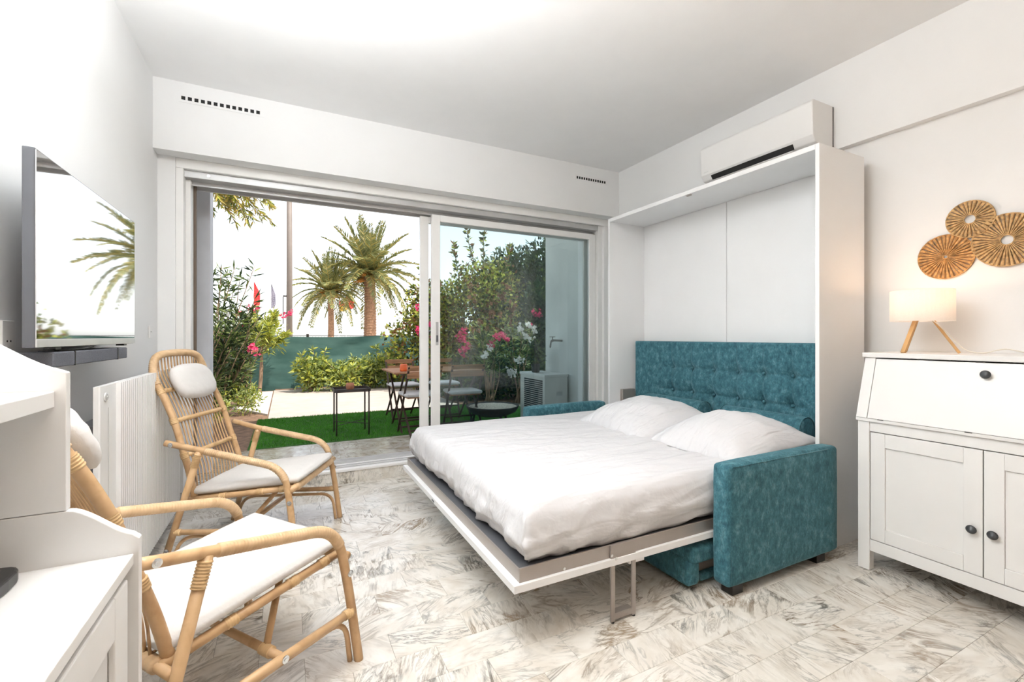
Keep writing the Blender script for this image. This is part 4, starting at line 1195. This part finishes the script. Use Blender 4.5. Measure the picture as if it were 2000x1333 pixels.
# bougainvillea mass
rnd = random.Random(77)
bg = thing('bougainvillea', (3.2, 9.2, G), 'big rounded bougainvillea with pink blossoms at the patio corner', 'bush')
mb = MB()
bl = [((2.42, 9.6, .95), (.60, .5, .85)), ((2.72, 9.6, 1.85), (.45, .45, .60)), ((2.95, 9.5, 1.35), (.62, .6, .95)), ((3.15, 9.1, .75), (.70, .7, .65)), ((3.55, 9.0, 1.55), (.80, .75, 1.05)), ((3.75, 8.7, 2.25), (.62, .6, .62)), ((4.25, 8.9, 1.9), (.75, .7, .85)), ((3.1, 9.6, 2.05), (.42, .42, .42)), ((4.0, 8.4, 1.0), (.8, .6, .9))]
leaves(mb, bl, 19000, .095, .055, 0, rnd, mats_w=(4, 2, 6, 3, 1.6), shell=.45)
sh_ = [smooth([(2.75, 9.4, 1.7), (2.45, 9.3, 2.2), (2.25, 9.2, 2.1)], 6), smooth([(2.7, 9.3, 1.3), (2.35, 9.2, 1.55), (2.1, 9.1, 1.35)], 6), smooth([(2.9, 9.4, 1.9), (2.62, 9.3, 2.45), (2.5, 9.2, 2.6)], 6), smooth([(3.55, 8.7, 2.6), (3.3, 8.5, 3.05), (3.25, 8.5, 3.42)], 6), smooth([(3.7, 8.7, 2.6), (3.62, 8.5, 3.1), (3.6, 8.5, 3.30)], 6), smooth([(3.2, 8.8, 2.3), (3.05, 8.6, 2.8), (3.0, 8.6, 3.05)], 6), smooth([(4.1, 8.6, 2.5), (4.2, 8.5, 2.9), (4.22, 8.5, 3.1)], 6)]
for p in sh_:
    MB().tube(p, .008, 5).build('stem', M['bark'], bg, smooth=True); stem_leaves(mb, p, 46, .13, .055, rnd, (2, 3, 2, 3, 2), spread=.8)
mb.build('foliage', [LM_, LD, LY, LO, LR], bg, fix=False)
MB().tube(smooth([(3.2, 9.2, G), (3.25, 9.15, .7), (3.4, 9.1, 1.6)]), .05, 8).build('trunk', M['bark'], bg, smooth=True)
flowers(bg, [(2.42, 8.95, 1.78), (2.50, 8.95, 1.82), (2.45, 8.9, 1.25), (2.52, 8.9, 1.18), (2.62, 8.85, 1.40), (2.38, 8.9, 1.34), (3.05, 8.15, 1.30), (3.0, 8.15, 1.16), (3.1, 8.1, 1.0), (3.02, 8.1, .9)], M['magenta'], rnd, .075, 14, .045)
rf = random.Random(9)
flowers(bg, [(rf.uniform(3.1, 4.2), 8.25 + rf.uniform(-.15, .1), rf.uniform(1.2, 2.3)) for _ in range(18)], LR, rf, .07, 8, .05, 'young_leaves')
# dark hedge trees to the right
for i, (x, y, zc, r, lab) in enumerate(((4.75, 9.4, 1.7, (.85, .8, 1.45), 'deep green tree behind the bougainvillea seen through the glass'), (5.25, 8.5, 1.75, (.85, .8, 1.55), 'deep green tree beside the grey concrete wall'), (4.6, 7.55, 1.15, (.62, .55, 1.0), 'dark green bush between the glass and the tall trees'))):
    rnd = random.Random(90 + i); t = thing('dark_tree', (x, y, G), lab, 'tree', 'dark trees on the right')
    mb = MB(); leaves(mb, [((x, y, zc), r), ((x - .3, y - .2, zc + r[2] * .55), (r[0] * .6, r[1] * .6, r[2] * .5)), ((x + .25, y, zc + r[2] * .75), (r[0] * .45, r[1] * .45, r[2] * .42))], 7000, .13, .05, 0, rnd, up=.6, mats_w=(6, 3, 1), shell=.5)
    mb.build('foliage', [LP, LD, LM_], t, fix=False)
    MB().tube(smooth([(x, y, G), (x + .05, y, .8), (x, y, 1.8)]), .06, 8).build('trunk', M['bark'], t, smooth=True)
flowers(t, [(4.05, 7.1, 1.62), (4.12, 7.1, 1.6), (3.9, 7.1, 1.4)], M['magenta'], rnd, .06, 12)
# low dark bushes behind the dining set
for i, (x, y, r, h, lab) in enumerate(((2.72, 8.35, .42, .80, 'low dark bush behind the far folding chairs, left of the mullion'), (2.80, 7.45, .40, .62, 'low dark bush right behind the garden table'), (3.35, 7.35, .46, .78, 'low dark bush behind the pink oleander'), (3.95, 6.95, .46, .85, 'low dark bush beside the condenser'), (3.4, 8.2, .5, .95, 'low dark bush under the bougainvillea blossoms'))):
    rnd = random.Random(120 + i); t = thing('low_bush', (x, y, G), lab, 'bush', 'low dark bushes')
    mb = MB(); leaves(mb, [((x, y, G + h * .45), (r, r * .9, h * .55))], 1500, .10, .045, 0, rnd, mats_w=(5, 3, 2), shell=.35); mb.build('foliage', [LD, LP, LM_], t, fix=False)
    stems(t, (x, y, G), [(x + rnd.uniform(-.2, .2), y + rnd.uniform(-.2, .2), G + h * .6) for _ in range(4)], .010, M['bark'], rnd, .03)
# pink and white oleanders behind the fire bowl
t, tips = oleander((3.05, 6.9, G), 1.35, .38, 13, 44, [LD, LM_, LL], (5, 4, 2), 'pink and cream flowering oleander behind the fire bowl', [(3.0, 6.5, 1.18), (3.08, 6.5, 1.22), (3.2, 6.55, 1.15), (2.88, 6.5, 1.06)], M['pink'], 21, .17, .024, t0=.45)
flowers(t, [(2.78, 6.45, .95), (2.85, 6.45, 1.02), (2.72, 6.4, .9)], M['white_petal'], random.Random(3), .05, 9)
t, tips = oleander((3.55, 6.8, G), 1.5, .36, 13, 46, [LD, LM_, LL], (5, 4, 2), 'white flowering oleander behind the outdoor condenser', [(3.35, 6.4, 1.32), (3.5, 6.4, 1.38), (3.62, 6.4, 1.3), (3.45, 6.4, 1.2), (3.55, 6.4, 1.15), (3.3, 6.35, .82), (3.15, 6.35, .65), (3.2, 6.35, .6)], M['white_petal'], 22, .16, .024, t0=.4)
# overhanging tree at the left
rnd = random.Random(15)
ot = thing('overhanging_tree', (-2.6, 8.3, G), 'golden leafed tree whose branches hang in at the upper left', 'tree')
MB().tube(smooth([(-2.6, 8.3, G), (-2.55, 8.3, 2), (-2.2, 8.2, 3.4), (-1.6, 8.1, 4.1)]), [.12] * 12 + [.09] * 7, 8).build('trunk', M['bark'], ot, smooth=True)
mb = MB()
for i in range(46):
    a = rnd.random(); s0 = (-1.8 + rnd.uniform(-.3, .3), 8.0 + rnd.uniform(-.5, .5), 3.9 + rnd.uniform(-.3, .5)); ex = rnd.uniform(-1.15, -.16)
    ez = 3.34 + rnd.uniform(-.75, .5) * min(1, (.95 - (ex + 1.15) * .55))
    p = smooth([s0, ((s0[0] + ex) / 2, s0[1], max(s0[2], ez) + .1), (ex, s0[1] + rnd.uniform(-.3, .2), ez)], 6)
    MB().tube(p, [.010 - .0005 * k for k in range(len(p))], 5).build('branch', M['bark'], ot, smooth=True)
    stem_leaves(mb, p, 120, .14, .024, rnd, (4, 3, 3, 2), spread=.7, t0=.35, droop=.5)
mb.build('foliage', [LG, LO, LY, LM_], ot, fix=False)

# ------------------------------------------------------------------ palms
def frond_mesh(L, droop, seed, mats_w):
    rnd = random.Random(seed); mb = MB(); n = 26; path = []
    for i in range(n + 1):
        t = i / n; path.append(Vector((L * (t - .22 * droop * t * t), 0, L * (.10 * t - .62 * droop * t ** 2.1))))
    mb.tube(path[::2], [.016 * (1 - .85 * i / (n / 2)) for i in range(len(path[::2]))], 5, mi=1)
    for i in range(2, n):
        t = i / n; d = (path[i + 1] - path[i - 1]).normalized(); ll = L * .21 * (math.sin(math.pi * (t * .86 + .10)) ** .6) * (1 - .35 * t)
        for s in (1, -1):
            for rep in range(3):
                q = path[i] + d * (rep * .333 * L / n)
                o = (d * .75 + Vector((0, s * .8, .30 - .35 * droop + rnd.uniform(-.2, .2)))).normalized()
                leaf_at(mb, q, o, ll * rnd.uniform(.8, 1.1), .036 * L / 2, rnd, 0 if rnd.random() < .75 else 1)
    o = mb.build('frond', [M['palm_leaf'], M['palm_leaf2'], M['palm_core']], fix=False)
    me = o.data; bpy.data.objects.remove(o); return me
FR = [frond_mesh(1.0, d, i, None) for i, d in enumerate((.12, .4, .75, 1.05, 1.35))]
def palm(base, crown_z, fl, n, label, tr, seed, rough):
    rnd = random.Random(seed); t = thing('palm_tree', base, label, 'palm', 'palms beyond the fence')
    x, y, z0 = base; k = 60; pts = []; rs = []
    for i in range(k + 1):
        u = i / k; pts.append((x + .06 * math.sin(u * 3), y, z0 + (crown_z - z0) * u)); rs.append(tr * (1.12 - .2 * u + .28 * max(0, u - .72) * rough) * (1 + (.05 + .05 * rough) * (i % 2)))
    MB().tube(pts, rs, 14).build('trunk', M['palm_bark'], t)
    cr = MB()
    for i in range(50):
        a = rnd.uniform(0, 6.28); el = rnd.uniform(-.5, 1.2); o = Vector((math.cos(a) * math.cos(el), math.sin(a) * math.cos(el), math.sin(el)))
        leaf_at(cr, Vector((x, y, crown_z - .05)), o, fl * .30, fl * .05, rnd)
    cr.build('crown_core', M['palm_core'], t, fix=False)
    for i in range(n):
        u = (i + .5) / n; a = i * 2.39996 + rnd.uniform(-.2, .2)
        el = 1.42 - 1.60 * u + rnd.uniform(-.1, .1); v = min(4, max(0, int(u * 4.6)))
        o = bpy.data.objects.new('frond', FR[v]); col.objects.link(o); o.parent = t
        s = fl * rnd.uniform(.85, 1.1); o.scale = (s, s, s)
        o.location = (0, 0, crown_z - z0 + .02 * fl); o.rotation_euler = (rnd.uniform(-.3, .3), -el, a)
palm((2.44, 30.0, -.3), 3.85, 2.75, 46, 'shorter palm with orange hearted crown, beside the light pole', .165, 4, .3)
palm((4.95, 31.0, -.3), 5.15, 3.9, 54, 'taller shaggy palm with a thick trunk near the bougainvillea', .36, 8, 1.0)
# light pole and flags
tp = thing('light_pole', (.085, 14.0, -.2), 'slim beige light pole rising behind the fence', 'pole')
MB().tube([(.085, 14, -.2), (.085, 14, 6.5)], [.085, .065], 12).build('shaft', M['pole'], tp, smooth=True)
MB().tube([(-.07, 14, 1.55), (-.07, 14, 2.3)], .012, 6).build('side_pipe', M['table_metal'], tp)
for z in (1.85, 2.32): box(-.075, .02, 13.97, 14.03, z - .02, z + .02).build('clamp', M['table_metal'], tp)
def flag(px, z0, z1, w, m, label, m2=None):
    Y = 40.0; a = math.atan((px - 1000) / 879.2) + R(26.66); x = Y * math.tan(a); t = thing('beach_flag', (x, Y, -.2), label, 'flag', 'beach flags behind the fence')
    MB().tube([(x, Y, -.2), (x, Y, z1 + .1)], .025, 6).build('flag_pole', M['alu'], t)
    def sail(f0, f1, mm, y):
        mb = MB(); n = 14
        for i in range(n + 1):
            u = f0 + (f1 - f0) * i / n; z = z1 - (z1 - z0) * u; ww = w * min(1, (u + .04) * 2.2) * (1 if u < .85 else 1 - (u - .85) * 2)
            for k in range(4): f = k / 3; mb.v += [(x + .03 + ww * f, y + .10 * math.sin(u * 9 + f * 4), z), (x + .03 + ww * f, y + .02 + .10 * math.sin(u * 9 + f * 4), z)]
        for i in range(n):
            for k in range(3):
                for e in (0, 1): a_ = i * 8 + k * 2 + e; q = (a_, a_ + 2, a_ + 10, a_ + 8); mb.f.append(q); mb.mi.append(0)
        mb.build('cloth', mm, t, fix=False)
    if m2: sail(0, .5, m, Y); sail(.5, 1, m2, Y)
    else: sail(0, 1, m, Y)
flag(495, 3.4, 5.4, .42, M['red_flag'], 'red feather flag left of the light pole')
flag(529, 3.4, 5.3, .30, M['white_flag'], 'grey white feather flag between red flag and light pole')
flag(662, 3.3, 4.2, .62, M['red_flag'], 'small red and yellow flag right of the shorter palm trunk', M['yellow_flag'])
flag(676, 3.5, 4.7, .60, M['red_flag'], 'small red flag just left of the taller palm trunk')

# ================================================================== GARDEN FURNITURE
# tray side table
st_ = thing('side_table', (.672, 5.46, G), 'dark metal tray table with slim legs on the lawn', 'table')
sx0, sx1, sy0, sy1, tz = .50, .845, 5.315, 5.615, .575
for x in (sx0, sx1):
    for y in (sy0, sy1): MB().tube([(x, y, G), (x, y, tz)], .0085, 8).build('leg', M['table_metal'], st_, smooth=True)
for a, b in (((sx0, sy0), (sx1, sy1)), ((sx1, sy0), (sx0, sy1))): MB().tube([(*a, G + .13), (*b, G + .13)], .004, 6).build('brace', M['table_metal'], st_)
def octo(x0, x1, y0, y1, c): return [(x0 + c, y0), (x1 - c, y0), (x1, y0 + c), (x1, y1 - c), (x1 - c, y1), (x0 + c, y1), (x0, y1 - c), (x0, y0 + c)]
tr_ = MB().prism(octo(sx0 - .02, sx1 + .02, sy0 - .02, sy1 + .02, .03), tz, tz + .006, 'z').build('tray', M['table_metal'], st_)
oc = octo(sx0 - .02, sx1 + .02, sy0 - .02, sy1 + .02, .03)
rim = MB()
for i in range(8): a, b = oc[i], oc[(i + 1) % 8]; rim.bar((*a, tz + .018), (*b, tz + .018), .004, .030)
rim.build('rim', M['table_metal'], tr_)
cp = MB().lathe([(0, 0), (.030, 0), (.046, .025), (.048, .05), (.040, .082), (.036, .082), (.042, .05), (.030, .012), (0, .012)], (.66, 5.47, tz + .0065), 20)
tag(cp.build('clay_cup', M['terracotta'], base=True, smooth=True), 'round terracotta cup on the tray side table', 'cup')
# bistro table
bt = thing('bistro_table', (1.65, 5.5, G), 'folding garden table with wooden slat top on brown metal legs', 'table')
bz = G + .71
for i in range(8):
    y = 5.13 + .0945 * i; box(1.09, 2.20, y, y + .086, bz - .018, bz).build('slat', M['ochre_wood'], bt, bevel=.002)
for x in (1.20, 2.09):
    box(x - .012, x + .012, 5.13, 5.88, bz - .038, bz - .0185).build('rail', M['chair_metal'], bt)
    for a, b in ((5.18, 5.82), (5.82, 5.18)): MB().bar((x + (.012 if a < 5.5 else -.012), a, bz - .04), (x + (.012 if a < 5.5 else -.012), b, G), .010, .022, (1, 0, 0)).build('leg', M['chair_metal'], bt)
for y in (5.22, 5.78): box(1.20, 2.09, y - .006, y + .006, G + .06, G + .08).build('brace', M['chair_metal'], bt)
og = MB().lathe([(0, 0), (.040, 0), (.044, .02), (.044, .075), (.036, .085), (.034, .08), (0, .08)], (1.235, 5.30, bz + .0005), 16)
tag(og.build('orange_pot', M['orange'], base=True, smooth=True), 'small orange pot on the folding garden table', 'pot')
# folding chairs (local: sits facing +y, back at y=0)
def bistro_chair():
    c = thing('folding_chair', (0, 0, 0), '', 'chair', 'folding chairs round the garden table')
    m, w = M['chair_metal'], M['ochre_wood']
    for x in (-.19, .19):
        MB().bar((x, -.02, .86 - G), (x, .40, .0), .010, .022, (1, 0, 0)).build('long_leg', m, c)
        MB().bar((x * .92, .36, .43), (x * .92, -.06, .0), .010, .022, (1, 0, 0)).build('short_leg', m, c)
    for y, z in ((.005, .765), (.03, .68)):
        box(-.20, .20, y - .022, y - .010, z - .028, z + .028).build('back_slat', w, c, bevel=.002)
    for i in range(6): y = .06 + .055 * i; box(-.18, .18, y, y + .045, .425, .438).build('seat_slat', w, c, bevel=.002)
    for y, z in ((.31, .14), (.02, .075)): box(-.19, .19, y - .006, y + .006, z - .009, z + .009).build('brace', m, c)
    return c
def pad(label):
    t = thing('chair_pad', (0, 0, 0), label, 'cushion', 'grey pads on the folding chairs')
    soft_box(-.195, .195, .04, .40, .439, .478, .018, .006, 8, 2, .003, 9).build('cover', M['outdoor_cushion'], t, smooth=True); return t
bc = bistro_chair(); bp_ = pad('')
spots = [(1.39, 4.93, 4, 'folding garden chair with its back to the window, nearer the side table', 'pale grey pad on the folding chair nearer the side table'),
         (1.90, 4.93, -3, 'folding garden chair with its back to the window, nearer the fire bowl', 'pale grey pad on the folding chair nearer the fire bowl'),
         (1.44, 6.42, 182, 'folding garden chair across the table, left of the window mullion', 'pale grey pad on the chair across the table, left of the mullion'),
         (2.02, 6.42, 178, 'folding garden chair across the table, right of the window mullion', 'pale grey pad on the chair across the table, right of the mullion')]
prs = [(bc, bp_)] + [(copy_tree(bc), copy_tree(bp_)) for _ in range(3)]
for (c, p), (x, y, a, l1, l2) in zip(prs, spots):
    for o, l in ((c, l1), (p, l2)): o.location = (x, y, G); o.rotation_euler = (0, 0, R(a)); o['label'] = l
# fire bowl
fb = thing('fire_bowl', (2.30, 5.12, G), 'low round black fire bowl filled with pale ash', 'fire bowl')
MB().lathe([(0, .13), (.18, .14), (.29, .19), (.325, .245), (.330, .262), (.315, .262), (.30, .235), (0, .22)], (2.30, 5.12, G), 36).build('bowl', M['table_metal'], fb, smooth=True)
ash = MB(); na = 40
ash.v.append((2.30, 5.12, G + .256))
for r in (.1, .2, .30):
    for k in range(na): a = 2 * math.pi * k / na; ash.v.append((2.30 + r * math.cos(a), 5.12 + r * math.sin(a), G + .250 + .010 * nz((r * 20, a * 5, 1), 1)))
for k in range(na): ash.f.append((0, 1 + k, 1 + (k + 1) % na)); ash.mi.append(0)
for q in range(2):
    for k in range(na): k2 = (k + 1) % na; ash.f.append((1 + q * na + k, 1 + (q + 1) * na + k, 1 + (q + 1) * na + k2, 1 + q * na + k2)); ash.mi.append(0)
ash.build('ash', M['ash'], fb, smooth=True)
for a in (.5, 2.6, 4.7): MB().bar((2.30 + .24 * math.cos(a), 5.12 + .24 * math.sin(a), G + .17), (2.30 + .31 * math.cos(a), 5.12 + .31 * math.sin(a), G + .0), .03, .012).build('leg', M['table_metal'], fb)
# outdoor condenser
oc_ = thing('outdoor_condenser', (2.90, 4.93, G), 'off white outdoor air conditioning condenser against the concrete wall', 'condenser')
cx0, cx1, cy0, cy1, cz0, cz1 = 2.755, 3.085, 4.62, 5.25, G + .04, .735
box(cx0, cx1, cy0, cy1, cz0, cz1).build('casing', M['ac_out'], oc_, bevel=.012)
box(cx0 - .006, cx1 + .004, cy0 - .006, cy1 + .006, cz1 - .03, cz1 + .004).build('lid', M['ac_out'], oc_, bevel=.006)
box(cx0 - .003, cx0 - .0005, cy0 + .05, cy1 - .12, cz0 + .04, cz1 - .06).build('fan_opening', M['slot'], oc_)
for i in range(22): z = cz0 + .05 + .025 * i; box(cx0 - .008, cx0 - .0035, cy0 + .045, cy1 - .115, z, z + .006).build('grille_bar', M['ac_out'], oc_)
box(cx0 + .17, cx0 + .25, cy0 - .004, cy0 - .0005, cz0 + .36, cz0 + .41).build('valve_cover', M['alu_grey'], oc_)
for y in (cy0 + .05, cy1 - .1): box(cx0 + .02, cx1 - .02, y, y + .04, G - .02, cz0).build('foot', M['table_metal'], oc_)
pt = thing('potted_plant', (2.86, 5.02, .74), 'dark potted plant standing on the outdoor condenser', 'plant')
MB().lathe([(0, 0), (.045, 0), (.05, .01), (.058, .11), (.052, .11), (.048, .02), (0, .02)], (2.86, 5.02, .7395), 18).build('pot', M['table_metal'], pt, smooth=True)
rnd = random.Random(61); mb = MB(); leaves(mb, [((2.86, 5.02, .98), (.10, .10, .17))], 260, .07, .03, 0, rnd, mats_w=(3, 2), shell=.2); mb.build('foliage', [LD, LM_], pt, fix=False)
stems(pt, (2.86, 5.02, .83), [(2.85, 5.02, 1.0), (2.90, 5.0, 1.05), (2.82, 5.05, 1.03)], .006, M['bark'], rnd, .01)
# garden tap
ta = thing('garden_tap', (3.11, 4.79, 1.13), 'old brass garden tap on the concrete wall', 'tap')
MB().tube([(3.11, 4.79, 1.145), (2.99, 4.79, 1.15), (2.955, 4.79, 1.14)], .014, 8).build('pipe', M['steel'], ta, smooth=True)
MB().tube(rounded([(2.99, 4.79, 1.15), (2.95, 4.79, 1.15), (2.935, 4.79, 1.06)], .03), .011, 8).build('spout', M['steel'], ta, smooth=True)
MB().tube([(2.97, 4.79, 1.15), (2.97, 4.79, 1.19)], .008, 8).build('spindle', M['steel'], ta)
box(2.925, 3.01, 4.784, 4.796, 1.19, 1.20).build('handle', M['steel'], ta, bevel=.003)
